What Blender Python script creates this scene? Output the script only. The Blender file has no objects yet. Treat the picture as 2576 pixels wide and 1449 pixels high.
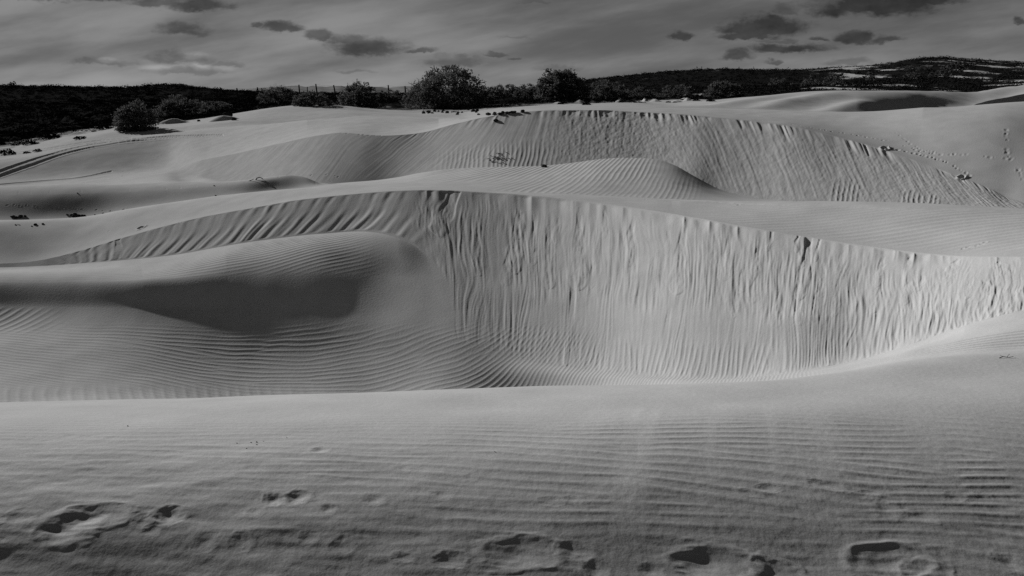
import bpy, bmesh, math, random, mathutils
import numpy as np

RES = 1.0
PI = math.pi
C = bpy.context.scene.collection
rng = random.Random(7)

# ----------------------------------------------------------------------------- camera
HC = 1.7                                   # eye height above the sand at the camera's feet
F = 1980.0                                 # focal length for a 2576 px wide picture
CX, CY = 1288.0, 724.5
PITCH = math.atan((CY - 232.0) / F)
cam = bpy.data.cameras.new('camera')
cam.sensor_width = 36.0
cam.lens = F / 2576 * 36
cam.clip_start = 0.05
cam.clip_end = 30000
co = bpy.data.objects.new('camera', cam)
co.location = (0, 0, HC)
co.rotation_euler = (PI / 2 - PITCH, 0, 0)
C.objects.link(co)
bpy.context.scene.camera = co

def T_of(v):                               # fall of the sight line per metre of depth
    return np.tan(PITCH + np.arctan((np.asarray(v, float) - CY) / F))
def v_of(T):
    return CY + F * np.tan(np.arctan(T) - PITCH)
def yfac(v):
    return math.cos(PITCH) - (np.asarray(v, float) - CY) / F * math.sin(PITCH)
def a_of(u, v):                            # X / Y of a bearing
    return (np.asarray(u, float) - CX) / F / yfac(v)

# ----------------------------------------------------------------------------- noise
def _h(ix, iy, seed):
    n = (ix.astype(np.int64) * 374761393 + iy.astype(np.int64) * 668265263 + seed * 144665) & 0xffffffff
    n = ((n ^ (n >> 13)) * 1274126177) & 0xffffffff
    n = n ^ (n >> 16)
    return (n & 0xffff).astype(np.float32) / 32767.5 - 1.0
def vn(x, y, seed=0):
    x = np.asarray(x, np.float32); y = np.asarray(y, np.float32)
    x, y = np.broadcast_arrays(x, y)
    ix = np.floor(x); iy = np.floor(y)
    fx = x - ix; fy = y - iy
    fx = fx * fx * fx * (fx * (fx * 6 - 15) + 10); fy = fy * fy * fy * (fy * (fy * 6 - 15) + 10)
    a = _h(ix, iy, seed); b = _h(ix + 1, iy, seed); c = _h(ix, iy + 1, seed); d = _h(ix + 1, iy + 1, seed)
    return a + (b - a) * fx + (c - a) * fy + (a - b - c + d) * fx * fy
def fbm(x, y, seed=0, octv=3, gain=.5):
    s = 0; amp = 1.0; tot = 0
    for o in range(octv):
        s = s + amp * vn(x * 2 ** o + 17.3 * o, y * 2 ** o - 9.1 * o, seed + o); tot += amp; amp *= gain
    return s / tot
def ss(x, a, b):
    t = np.clip((x - a) / (b - a), 0, 1)
    return t * t * (3 - 2 * t)

def pchip(xs, ys, x):
    xs = np.asarray(xs, float); ys = np.asarray(ys, float)
    h = np.diff(xs); dl = np.diff(ys) / h
    d = np.zeros_like(xs)
    d[1:-1] = np.where(dl[:-1] * dl[1:] > 0,
                       (dl[:-1] * h[1:] + dl[1:] * h[:-1]) / (h[1:] + h[:-1]), 0.0)
    lim = 2.5 * np.minimum(np.abs(dl[:-1]), np.abs(dl[1:]))
    d[1:-1] = np.clip(d[1:-1], -lim, lim)
    d[0] = dl[0]; d[-1] = dl[-1]
    x = np.clip(x, xs[0], xs[-1])
    k = np.clip(np.searchsorted(xs, x) - 1, 0, len(xs) - 2)
    t = (x - xs[k]) / h[k]
    return ((1 + 2 * t) * (1 - t) ** 2 * ys[k] + t * (1 - t) ** 2 * h[k] * d[k]
            + t * t * (3 - 2 * t) * ys[k + 1] + t * t * (t - 1) * h[k] * d[k + 1])

# ----------------------------------------------------------------------------- columns (bearings)
nv = int(1560 * RES)
inner = np.linspace(-.76, .76, nv)
step = inner[1] - inner[0]
out = []
q, s_ = .76, step
while q < 3.0:
    s_ *= 1.06; q += s_; out.append(q)
out = np.array(out)
A = np.concatenate([-out[::-1], inner, out])
NC = len(A)
def gsm(arr, px):                          # smooth a curve over the bearings
    w = px / 2576 * 1.3 / step
    r = int(w * 3) + 1
    k = np.exp(-.5 * (np.arange(-r, r + 1) / max(w, .3)) ** 2); k /= k.sum()
    p = np.concatenate([np.full(r, arr[0]), arr, np.full(r, arr[-1])])
    return np.convolve(p, k, 'valid')

class K: pass
knots = []
def knot(name, pts, sharp=False, smooth=14):
    k = K(); k.name = name; k.sharp = sharp
    p = np.array(pts, float)
    a = a_of(p[:, 0], p[:, 1])
    o = np.argsort(a)
    v = gsm(pchip(a[o], p[o, 1], A), smooth); y = gsm(pchip(a[o], p[o, 2], A), smooth * 2)
    k.Y = y; k.Z = HC - y * T_of(v); k.v = float(np.median(p[:, 1]))
    knots.append(k)
    return k
def flat(name, Y, Z):
    k = K(); k.name = name; k.sharp = False
    k.Y = np.full(NC, float(Y)); k.Z = np.asarray(Z + np.zeros(NC), float)
    knots.append(k); return k
U0 = CX + A * F * yfac(724.5)               # rough picture x of a bearing, used for masks along the bearing only
def usc(v): return CX + A * F * yfac(v)

# near mound under the camera
flat('k0', .35, .04 - .05 * np.clip(A, -1, 1))
knot('k1', [(-400, 1520, 2.38), (0, 1520, 2.42), (1288, 1520, 2.52), (2576, 1520, 2.67), (3000, 1520, 2.72)])
knot('k2', [(-300, 1300, 2.76), (0, 1300, 2.79), (1288, 1300, 2.935), (2576, 1300, 3.15), (3000, 1300, 3.21)])
knot('k3', [(-300, 1180, 3.08), (0, 1180, 3.113), (1288, 1180, 3.26), (2576, 1180, 3.49), (3000, 1180, 3.56)])
knot('k4', [(-300, 1090, 3.5), (0, 1090, 3.555), (1288, 1080, 3.73), (2000, 1060, 3.88), (2576, 1040, 4.07), (3000, 1030, 4.15)])
knot('k5', [(-300, 1045, 4.1), (0, 1042, 4.15), (1288, 1022, 4.36), (1900, 1000, 4.5), (2300, 960, 4.8), (2576, 940, 4.95), (3000, 930, 5.0)])
knot('near_crest', [(-400, 1022, 5.2), (0, 1015, 5.2), (400, 1005, 5.25), (900, 991, 5.22), (1300, 980, 5.2), (1700, 970, 5.15), (1900, 961, 5.15), (2100, 937, 5.3), (2300, 905, 5.6), (2450, 890, 5.85), (2576, 883, 6.0), (3000, 870, 6.1)])
def hidden(name, frac, drop):
    k = K(); k.name = name; k.sharp = False; k.hid = (frac, drop)
    knots.append(k); return k
hidden('h1', .45, .12)
knot('bowl_front', [(-400, 1018, 9.92), (0, 1010, 10.07), (300, 1003, 10.51), (600, 996, 11.27), (900, 986, 11.44), (1130, 981, 11.11), (1300, 976, 11.00), (1500, 971, 10.30), (1700, 966, 9.30), (1900, 956, 8.60), (2000, 947, 8.30), (2150, 927, 7.80), (2300, 900, 7.40), (2450, 884, 7.05), (2576, 876, 6.85), (3000, 860, 6.50)])
knot('bowl_mid', [(-400, 885, 12.14), (0, 885, 12.19), (300, 885, 12.28), (600, 888, 12.54), (900, 895, 12.28), (1130, 912, 11.67), (1300, 937, 11.20), (1500, 951.5, 10.43), (1700, 957, 9.40), (1900, 950.333, 8.73), (2000, 940.5, 8.45), (2150, 917.5, 8.10), (2300, 881, 7.75), (2450, 848, 7.43), (2576, 828, 7.20), (3000, 800, 6.70)])
knot('face_base', [(-400, 768, 14.14), (0, 772, 14.02), (300, 776, 13.66), (600, 785, 13.43), (900, 803, 12.99), (1040, 822, 12.55), (1130, 848, 12.15), (1300, 898, 11.50), (1500, 932, 10.65), (1700, 948, 9.60), (1850, 950, 9.10), (2000, 934, 8.70), (2150, 908, 8.50), (2300, 862, 8.20), (2450, 812, 7.92), (2576, 780, 7.65), (3000, 740, 7.00)])
k = knot('dark_top', [(-400, 712, 14.69), (0, 711, 14.62), (300, 706, 14.32), (600, 688, 14.25), (800, 682, 14.03), (900, 680, 13.96), (1000, 690, 13.78), (1040, 702, 13.55), (1080, 722, 13.34), (1110, 752, 13.0), (1130, 778, 12.75), (1145, 805, 12.52), (1160, 820, 12.4), (3000, 820, 12.4)])
k.free = (800, 1095, ((860, .22), (1000, .31), (1060, .30), (1080, .26), (1110, .19), (1130, .14), (1150, .10), (1250, .16), (1500, .30)))
k = knot('nose_top', [(-400, 676, 16.66), (0, 672, 16.77), (100, 669, 16.77), (300, 655, 16.34), (400, 646, 16.08), (600, 614, 15.83), (700, 599, 15.74), (800, 588, 15.61), (900, 585, 15.43), (980, 594, 15.05), (1040, 616, 14.62), (1080, 648, 14.14), (1110, 690, 13.64), (1130, 725, 13.27), (1145, 770, 12.84), (1160, 800, 12.6), (3000, 800, 12.6)], sharp=True, smooth=8)
k.free = (800, 1095, ((800, .72), (860, .72), (940, .66), (1000, .60), (1040, .55), (1060, .51), (1080, .457), (1110, .35), (1130, .28), (1150, .20), (1250, .32), (1500, .62)))
knot('main_crest', [(-400, 666, 16.80), (-100, 666, 16.88), (0, 663, 16.90), (100, 655, 16.97), (200, 632, 17.03), (300, 601, 17.10), (400, 573, 17.10), (500, 548, 17.10), (600, 529, 17.00), (700, 511, 16.90), (800, 498, 16.75), (900, 488, 16.60), (1000, 481, 16.40), (1100, 479, 16.20), (1200, 483, 15.95), (1300, 489, 15.60), (1450, 503, 14.75), (1600, 524, 13.65), (1750, 549, 12.50), (1900, 575, 11.55), (2050, 599, 10.80), (2200, 623, 10.05), (2350, 640, 9.30), (2450, 646, 8.80), (2576, 647, 8.30), (3000, 640, 7.20)], sharp=True, smooth=8)
knot('shoulder', [(-400, 560, 19.00), (0, 558, 19.10), (100, 556, 19.12), (208, 550, 19.13), (312, 530, 19.14), (451, 509, 19.07), (590, 490, 18.92), (740, 477, 18.48), (880, 468, 18.01), (1000, 467, 17.55), (1100, 470, 17.10), (1200, 477, 16.60), (1300, 484, 16.30), (1443, 490, 15.90), (1600, 498, 15.30), (1698, 503, 14.70), (1900, 513, 13.20), (2100, 518, 12.20), (2300, 526, 11.30), (2576, 535, 10.40), (3000, 545, 9.50)])
hidden('h2', .5, .25)
knot('hollow', [(-400, 556, 24.5), (0, 553, 24.6), (208, 545, 25), (312, 527, 25.2), (451, 506, 25.5), (590, 487, 26.0), (740, 474, 27.0), (880, 465, 26.6), (1000, 464, 25.4), (1100, 467, 24.5), (1200, 474, 23.6), (1300, 481, 22.9), (1443, 487, 22.2), (1600, 495, 21.6), (1698, 500, 21.3), (1900, 510, 21.0), (2100, 515, 20.6), (2300, 523, 20.2), (2576, 532, 19.3), (3000, 540, 19)])
k = knot('left_ridge', [(-400, 492, 26.2), (0, 489, 26.2), (300, 483, 26.4), (500, 470, 26.7), (640, 457, 27.2), (690, 448, 27.7), (730, 441, 28.3), (770, 446, 28.6), (810, 462, 28.6), (3000, 470, 27)], smooth=8)
k.free = (790, 860, .4)
k = knot('left_dip', [(-400, 483, 31), (0, 482, 31), (300, 475, 31), (430, 462, 31), (500, 464, 30.5), (640, 466, 30), (700, 460, 30), (780, 459, 29.9), (830, 459, 30), (3000, 465, 30)])
k.free = (790, 860, .7)
knot('upper_base', [(-400, 470, 38.00), (0, 467, 38.20), (200, 452, 38.80), (380, 436, 39.40), (430, 432, 39.30), (500, 443, 37.40), (590, 460, 35.00), (640, 463, 33.90), (700, 462, 32.80), (800, 464, 31.30), (900, 457, 31.00), (1000, 446, 30.80), (1060, 434, 30.40), (1150, 424, 29.60), (1250, 420, 28.60), (1370, 417, 27.90), (1450, 408, 27.70), (1510, 400, 27.60), (1570, 397, 27.40), (1640, 400, 27.00), (1690, 412, 26.40), (1740, 440, 25.40), (1800, 472, 24.60), (1900, 498, 23.60), (2000, 508, 22.80), (2200, 516, 21.60), (2400, 525, 20.50), (2576, 533, 19.60), (2700, 558, 19.00), (3000, 592, 18.50)], sharp=True, smooth=8)
knot('upper_crest', [(-400, 458, 39.30), (0, 455, 39.50), (200, 443, 40.20), (430, 425, 40.20), (500, 405, 39.10), (600, 385, 37.60), (700, 362, 36.20), (800, 341, 35.10), (860, 334, 34.50), (905, 337, 33.90), (960, 341, 33.40), (1060, 334, 32.90), (1150, 310, 32.50), (1220, 295, 32.10), (1300, 283, 31.80), (1400, 277, 31.30), (1500, 277, 30.80), (1600, 281, 30.20), (1750, 290, 28.90), (1900, 305, 27.60), (2000, 318, 26.60), (2100, 342, 25.60), (2200, 370, 24.50), (2300, 403, 23.30), (2400, 440, 22.10), (2480, 471, 21.20), (2540, 499, 20.50), (2576, 512, 20.10), (2700, 545, 19.30), (3000, 580, 18.80)], sharp=True, smooth=8)
knot('upper_back', [(-400, 412, 43), (0, 405, 43.5), (200, 376, 45), (400, 343, 47), (600, 318, 48.5), (755, 307, 49), (946, 297, 48.5), (1033, 297, 47.5), (1110, 299, 44.5), (1163, 298, 41.5), (1220, 289, 39), (1300, 278, 38.2), (1400, 272.5, 37.6), (1600, 269, 36), (1700, 271, 34.8), (1870, 274, 32.5), (2043, 283, 29.6), (2217, 297, 27), (2355, 301, 25.4), (2576, 286, 24.6), (3000, 270, 25)])
k = hidden('h3', .45, None)
k.drop = .02 + .25 * ss(U0, 500, 900) + .35 * ss(U0, 1250, 1700)
knot('back_floor', [(-400, 398, 46), (0, 390, 46.5), (200, 350, 49), (300, 330, 51), (400, 324, 52), (600, 306, 53), (755, 300, 53.5), (860, 295, 53.5), (946, 294, 53), (1033, 295, 52), (1110, 297, 49.5), (1163, 295, 48), (1220, 287, 47.5), (1300, 276, 48), (1400, 271, 50), (1600, 267.5, 52), (1700, 269, 52), (1870, 273, 51), (2043, 281, 49), (2217, 295, 48), (2355, 299, 48), (2420, 296, 48.5), (2576, 284, 50), (3000, 268, 51)])
k = knot('far_face_base', [(-400, 350, 58), (2100, 292, 58), (2200, 296, 58.5), (2310, 298, 60.3), (2400, 297, 62.6), (2500, 291, 65.4), (2576, 285, 67.3), (3000, 250, 80)], smooth=6)
k.free = (2330, 2150, .2)
k = knot('far_face_crest', [(-400, 350, 59), (2100, 291, 59), (2230, 296, 59.7), (2310, 294, 61), (2340, 287, 62), (2400, 274, 64), (2450, 264, 66), (2500, 252, 68.5), (2540, 243, 70.5), (2576, 234, 72), (3000, 190, 90)], sharp=True, smooth=5)
k.free = (2330, 2150, .35)
knot('far_sand', [(-400, 380, 50), (0, 370, 51), (150, 340, 54), (290, 318, 56), (400, 312, 58), (480, 306, 59), (560, 295, 60), (640, 282, 61), (700, 273, 62), (780, 267, 62.5), (860, 269, 62), (930, 280, 60), (1000, 287, 58), (1060, 291, 56), (1150, 291, 54.5), (1210, 282, 55), (1300, 270, 57), (1400, 265, 59), (1600, 262, 62), (1690, 266, 63), (1790, 254, 66), (1930, 240, 69), (2050, 231.5, 70), (2200, 229, 70), (2350, 231, 71), (2440, 232, 75), (2500, 223, 79), (2576, 215, 84), (3000, 180, 102)])
hidden('h4', .3, None).drop = .05 + .5 * ss(U0, 1700, 1900)
knot('scrub_front', [(-400, 330, 72), (0, 318, 74), (290, 296, 76), (480, 285, 78), (640, 268, 80), (780, 258, 82), (1000, 262, 82), (1200, 262, 82), (1400, 257, 84), (1600, 254, 88), (1790, 247, 92), (1930, 238.5, 95), (2050, 230.5, 97), (2200, 228, 98), (2440, 230, 102), (2576, 213, 108), (3000, 180, 122)])
knot('scrub_mid', [(-400, 258, 120), (0, 258, 120), (480, 250, 122), (780, 244, 125), (1000, 245, 130), (1200, 245, 130), (1400, 238, 135), (1600, 226, 140), (1790, 220, 145), (2000, 214, 145), (2200, 205, 150), (2400, 198, 150), (2576, 193, 150), (3000, 190, 150)])
knot('ridge', [(-400, 212, 210), (0, 215, 210), (130, 217, 212), (330, 220, 220), (365, 216, 226), (410, 213, 228), (455, 213, 230), (478, 217, 230), (520, 222.5, 230), (560, 227, 230), (640, 231.5, 230), (700, 234, 230), (800, 236, 230), (1040, 237, 230),
               (1200, 237, 230), (1235, 235, 232), (1300, 228, 240), (1400, 216, 250), (1460, 205, 260), (1600, 190, 270), (1700, 181, 275), (1820, 175.5, 280), (1900, 178, 280), (2000, 178, 280), (2100, 172, 275), (2200, 166, 270), (2280, 153, 265),
               (2360, 145, 262), (2450, 151, 262), (2576, 158, 265), (3000, 160, 270)], smooth=6)
flat('beyond', 520, HC - 9.0)
flat('plain', 4000, HC - 12.0)
# resolve hidden and free knots
for i, k in enumerate(knots):
    if hasattr(k, 'hid'):
        p, n = knots[i - 1], knots[i + 1]
        fr, dr = k.hid
        dr = k.drop if dr is None else dr
        k.Y = p.Y + (n.Y - p.Y) * fr; k.Z = p.Z + (n.Z - p.Z) * fr - dr
KI = {k.name: i for i, k in enumerate(knots)}
def free_pair(names, lo, hi):
    i0 = KI[names[0]] - 1; i1 = KI[names[-1]] + 1
    p, n = knots[i0], knots[i1]
    for nm in names:
        k = knots[KI[nm]]
        u_lo, u_hi, fr = k.free
        if isinstance(fr, tuple): fr = gsm(np.interp(usc(k.v), [q[0] for q in fr], [q[1] for q in fr]), 6)
        w = ss(usc(k.v), u_lo, u_hi)
        fy = p.Y + (n.Y - p.Y) * fr; fz = p.Z + (n.Z - p.Z) * fr
        k.Y = k.Y * (1 - w) + fy * w; k.Z = k.Z * (1 - w) + fz * w
free_pair(['dark_top', 'nose_top'], 1090, 1180)
free_pair(['left_ridge', 'left_dip'], 800, 860)
free_pair(['far_face_base', 'far_face_crest'], 0, 0)

# ----------------------------------------------------------------------------- rows
rows_for = {'k0': 26, 'k1': 190, 'k2': 120, 'k3': 100, 'k4': 60, 'k5': 40, 'near_crest': 30, 'h1': 24, 'bowl_front': 110, 'bowl_mid': 110, 'face_base': 150, 'dark_top': 110, 'nose_top': 150, 'main_crest': 80,
            'shoulder': 18, 'h2': 18, 'hollow': 55, 'left_ridge': 36, 'left_dip': 50, 'upper_base': 165, 'upper_crest': 90, 'upper_back': 14, 'h3': 14, 'back_floor': 30, 'far_face_base': 50, 'far_face_crest': 30, 'far_sand': 16, 'h4': 14,
            'scrub_front': 60, 'scrub_mid': 60, 'ridge': 10, 'beyond': 6}
NK = len(knots)
KY = np.array([k.Y for k in knots]); KZ = np.array([k.Z for k in knots])
for i in range(1, NK): KY[i] = np.maximum(KY[i], KY[i - 1] + .05)
dl = np.diff(KZ, axis=0) / np.diff(KY, axis=0)
hh = np.diff(KY, axis=0)
mL = np.zeros_like(KZ); mR = np.zeros_like(KZ)     # slope arriving at / leaving a knot
mL[1:] = dl; mR[:-1] = dl; mR[-1] = dl[-1]; mL[0] = dl[0]
for i in range(1, NK - 1):
    if not knots[i].sharp:
        m = (dl[i - 1] * hh[i] + dl[i] * hh[i - 1]) / (hh[i] + hh[i - 1])
        lim = 3 * np.minimum(np.abs(dl[i - 1]), np.abs(dl[i])) + .05
        m = np.clip(m, -lim, lim)
        mL[i] = m; mR[i] = m
for nm in ('upper_base', 'upper_crest'):
    i = KI[nm]; w = ss(usc(420), 420, 540)
    m = (dl[i - 1] * hh[i] + dl[i] * hh[i - 1]) / (hh[i] + hh[i - 1])
    mL[i] = mL[i] * w + m * (1 - w); mR[i] = mR[i] * w + m * (1 - w)
# crests: the nose top keeps its edge only where the slip face stands behind it
w = ss(U0, 1000, 1090); i = KI['nose_top']
m = (dl[i - 1] * hh[i] + dl[i] * hh[i - 1]) / (hh[i] + hh[i - 1])
mL[i] = .05 * (1 - w) + m * w; mR[i] = mR[i] * (1 - w) + m * w
i = KI['main_crest']; mR[i] = np.maximum(mR[i], .03) * .6
Yr, Zr, seg, tt = [], [], [], []
for i in range(NK - 1):
    n = max(3, int(rows_for[knots[i].name] * (RES if RES < 1 else 1)))
    t = np.arange(n) / n
    if knots[i].name in ('scrub_mid', 'ridge', 'beyond', 'h4', 'scrub_front'): t = t ** 1.0
    t = t[:, None]
    Y = KY[i] + (KY[i + 1] - KY[i]) * t
    h = hh[i]
    Z = ((1 + 2 * t) * (1 - t) ** 2 * KZ[i] + t * (1 - t) ** 2 * h * mR[i] + t * t * (3 - 2 * t) * KZ[i + 1] + t * t * (t - 1) * h * mL[i + 1])
    Yr.append(Y); Zr.append(Z); seg.append(np.full(n, i)); tt.append(t[:, 0])
Yr.append(KY[-1][None]); Zr.append(KZ[-1][None]); seg.append([NK - 2]); tt.append([1.0])
Y = np.concatenate(Yr); Z = np.concatenate(Zr); seg = np.concatenate(seg); tt = np.concatenate(tt)
NR = len(seg)
X = Y * A[None]
S0 = {nm: int(np.argmax(seg == i)) for nm, i in KI.items() if i < NK - 1}      # first row of each segment
VV = v_of((HC - Z) / Y)                     # bearings of the bare surface, only to find where things stand
UU = CX + A[None] * F * yfac(VV)
print('grid', NR, NC, NR * NC)

def find(u, v, r0=0, r1=None):
    """the first point of the ground along a bearing: column, row, X, Y, Z"""
    a = float(a_of(u, v)); c = int(np.clip(np.searchsorted(A, a), 0, NC - 1))
    col = VV[r0:r1, c]
    hit = np.nonzero(col <= v)[0]
    r = r0 + (int(hit[0]) if len(hit) else len(col) - 1)
    return c, r, float(X[r, c]), float(Y[r, c]), float(Z[r, c])

def seg_mask(n0, n1):
    """rows from knot n0 to knot n1"""
    return slice(S0[n0], S0[n1])

STREAK = np.zeros_like(Z)                   # where fresh fine sand lies over the ripples
D = np.zeros_like(Z)                        # relief laid on the bare surface

# ---- broad unevenness
D += .012 * fbm(X * .9, Y * .9, 3, 2) * ss(Y, 1.5, 4)
sl = slice(S0['upper_crest'], S0['scrub_front'])
D[sl] += .12 * fbm(X[sl] * .11, Y[sl] * .16, 5, 2) * ss(Y[sl], 30, 40) * ss(seg[sl] + tt[sl], KI['upper_crest'], KI['upper_crest'] + .6)[:, None]

# ---- rippled sand
def wave(ph):
    return np.cos(ph) + .28 * np.cos(2 * ph)
def near_ripples():
    s = slice(0, S0['h1'])
    x, y = X[s], Y[s]
    streak = fbm((x - .28 * y) * 5.5, y * .55 + 3, 21, 3) + .35 * fbm((x - .28 * y) * 1.6, y * .4, 22, 2)   # wind streaks running away from the camera
    STREAK[s] = ss(streak, .0, .55) * ss(VV[s], 1000, 1060) * ss(VV[s], 1400, 1240) * ss(x, -1.6, -.2) * ss(x, 2.6, 1.2)
    patch = fbm(x * 1.4, y * 3.0, 23, 3)
    lam = .066 + .012 * vn(x * .2, y * .3, 4)
    wob = 2.6 * fbm(x * 1.6, y * 5, 31, 3) + 3.0 * vn(x * .35, y * .5, 33)
    p1 = 2 * PI * (y + .035 * x + .02 * x * x) / .068 + wob
    p2 = 2 * PI * (y - .05 * x) / .062 + 2.4 * fbm(x * 1.7 + 9, y * 4, 37, 2)
    mix = ss(fbm(x * 1.5, y * 5, 41, 2), -.25, .25)
    w = wave(p1) * mix + wave(p2) * (1 - mix)
    right = ss(x / np.maximum(y, .5), -.45, .15)
    amp = .0011 * (.35 + .65 * right) * (.55 + .9 * ss(patch, -.4, .5)) * (1.12 - .8 * ss(streak, -.25, .55))
    amp = amp * (1 - .93 * ss(VV[s], 1075, 1020) ) * (1 - .55 * ss(VV[s], 1290, 1400))
    D[s] += w * amp
    lump = fbm(x * 3.2, y * 8.5, 51, 3)
    D[s] += lump * .006 * (1 - ss(VV[s], 1150, 1040)) * (.5 + .7 * (1 - right))
    D[s] += .005 * fbm(x * 2.0, y * 4.2, 57, 2) * ss(VV[s], 1240, 1400)
near_ripples()

def bowl_ripples():
    s = slice(S0['h1'], S0['dark_top'])
    x, y, v, u = X[s], Y[s], VV[s], UU[s]
    xr = np.maximum(x + .9, 0)
    c = .16 * x + .02 * x * x + .42 * xr ** 1.75
    dc = .16 + .04 * x + .735 * xr ** .75
    g = np.sqrt(1 + .55 * dc * dc)
    wob = 3.4 * fbm(x * 1.1, y * 2.4, 61, 3) + 4 * vn(x * .25, y * .3, 63)
    lam = .088
    p1 = 2 * PI * (y - c) / lam * .80 + wob
    p2 = 2 * PI * (y - c * 1.05 + .05 * x) / lam * .86 + 3.4 * fbm(x * 1.2 + 5, y * 2.6, 67, 3)
    mix = ss(fbm(x * 1.1, y * 2.6, 71, 2), -.2, .2)
    w = wave(p1) * mix + wave(p2) * (1 - mix)
    lowleft = ss(v, 900, 985) * ss(u, 1000, 500)
    amp = .0026 / g ** .3 * ss(v, 800, 860) * (1 - ss(u, 1980, 2120)) * (.6 + .5 * ss(fbm(x * .6, y * .9, 73, 2), -.5, .4))
    amp = amp * (1 - .75 * lowleft * ss(v, 950, 985)) * (1 - ss(u, 1350, 1600) * ss(v, 960, 890))
    D[s] += w * amp
    # bent ripples at the foot of the bowl's left side
    p3 = 2 * PI * (x + .55 * y) / .17 + 2.2 * fbm(x * .7, y * 1.1, 75, 2)
    D[s] += wave(p3) * .002 * lowleft * ss(v, 960, 995)
    # right-hand lobe
    c2 = .75 * (x - 2) - .11 * (x - 2.0) ** 2
    p4 = 2 * PI * (x * .88 + (y - 7.5) * 1.0 - .20 * (y - 8) ** 2) / .10 + 2.4 * fbm(x * .8, y * .9, 77, 2)
    inside = ss(u, 2060, 2200) * ss(tt[s][:, None] + (seg[s][:, None] - KI['bowl_front']), 1.06, .90)
    D[s] += wave(p4) * .0048 * inside * ss(seg[s][:, None] + tt[s][:, None] - KI['h1'], .8, 1.3)
    # oblique patch far left
    p5 = 2 * PI * (x * 1.0 - .62 * y) / .22 + 1.6 * fbm(x * .8, y, 79, 2)
    D[s] += wave(p5) * .0035 * ss(u, 190, 20) * ss(v, 770, 785) * ss(v, 850, 815)
bowl_ripples()

def nose_ripples():
    s = slice(S0['face_base'], S0['nose_top'])
    x, y, v, u = X[s], Y[s], VV[s], UU[s]
    t = seg[s][:, None] + tt[s][:, None] - KI['dark_top']
    p = 2 * PI * (y - .10 * x - .035 * (x + 6) ** 2) / .11 + 2.2 * fbm(x * .6, y * 1.2, 81, 2)
    band = ss(t, -.15, .25) * ss(t, 1.0, .78)
    D[s] += wave(p) * .0026 * band * ss(u, 1000, 820) * (.6 + .5 * vn(x * .5, y, 83))
    p = 2 * PI * (x * .75 + y * .7) / .24 + 1.8 * fbm(x * .6, y * 1.2, 85, 2)
    D[s] += wave(p) * .005 * ss(t, .55, .75) * ss(t, .95, .85) * ss(u, 560, 640) * ss(u, 840, 740)
    # wind streaks down the dark flank
    st = fbm(x * .55 + y * .75, (y - x) * .12, 87, 3)
    D[s] += .014 * st * ss(t, .5, .2) * ss(t, -1.0, -.5) * ss(u, 1150, 1000)
nose_ripples()

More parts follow.
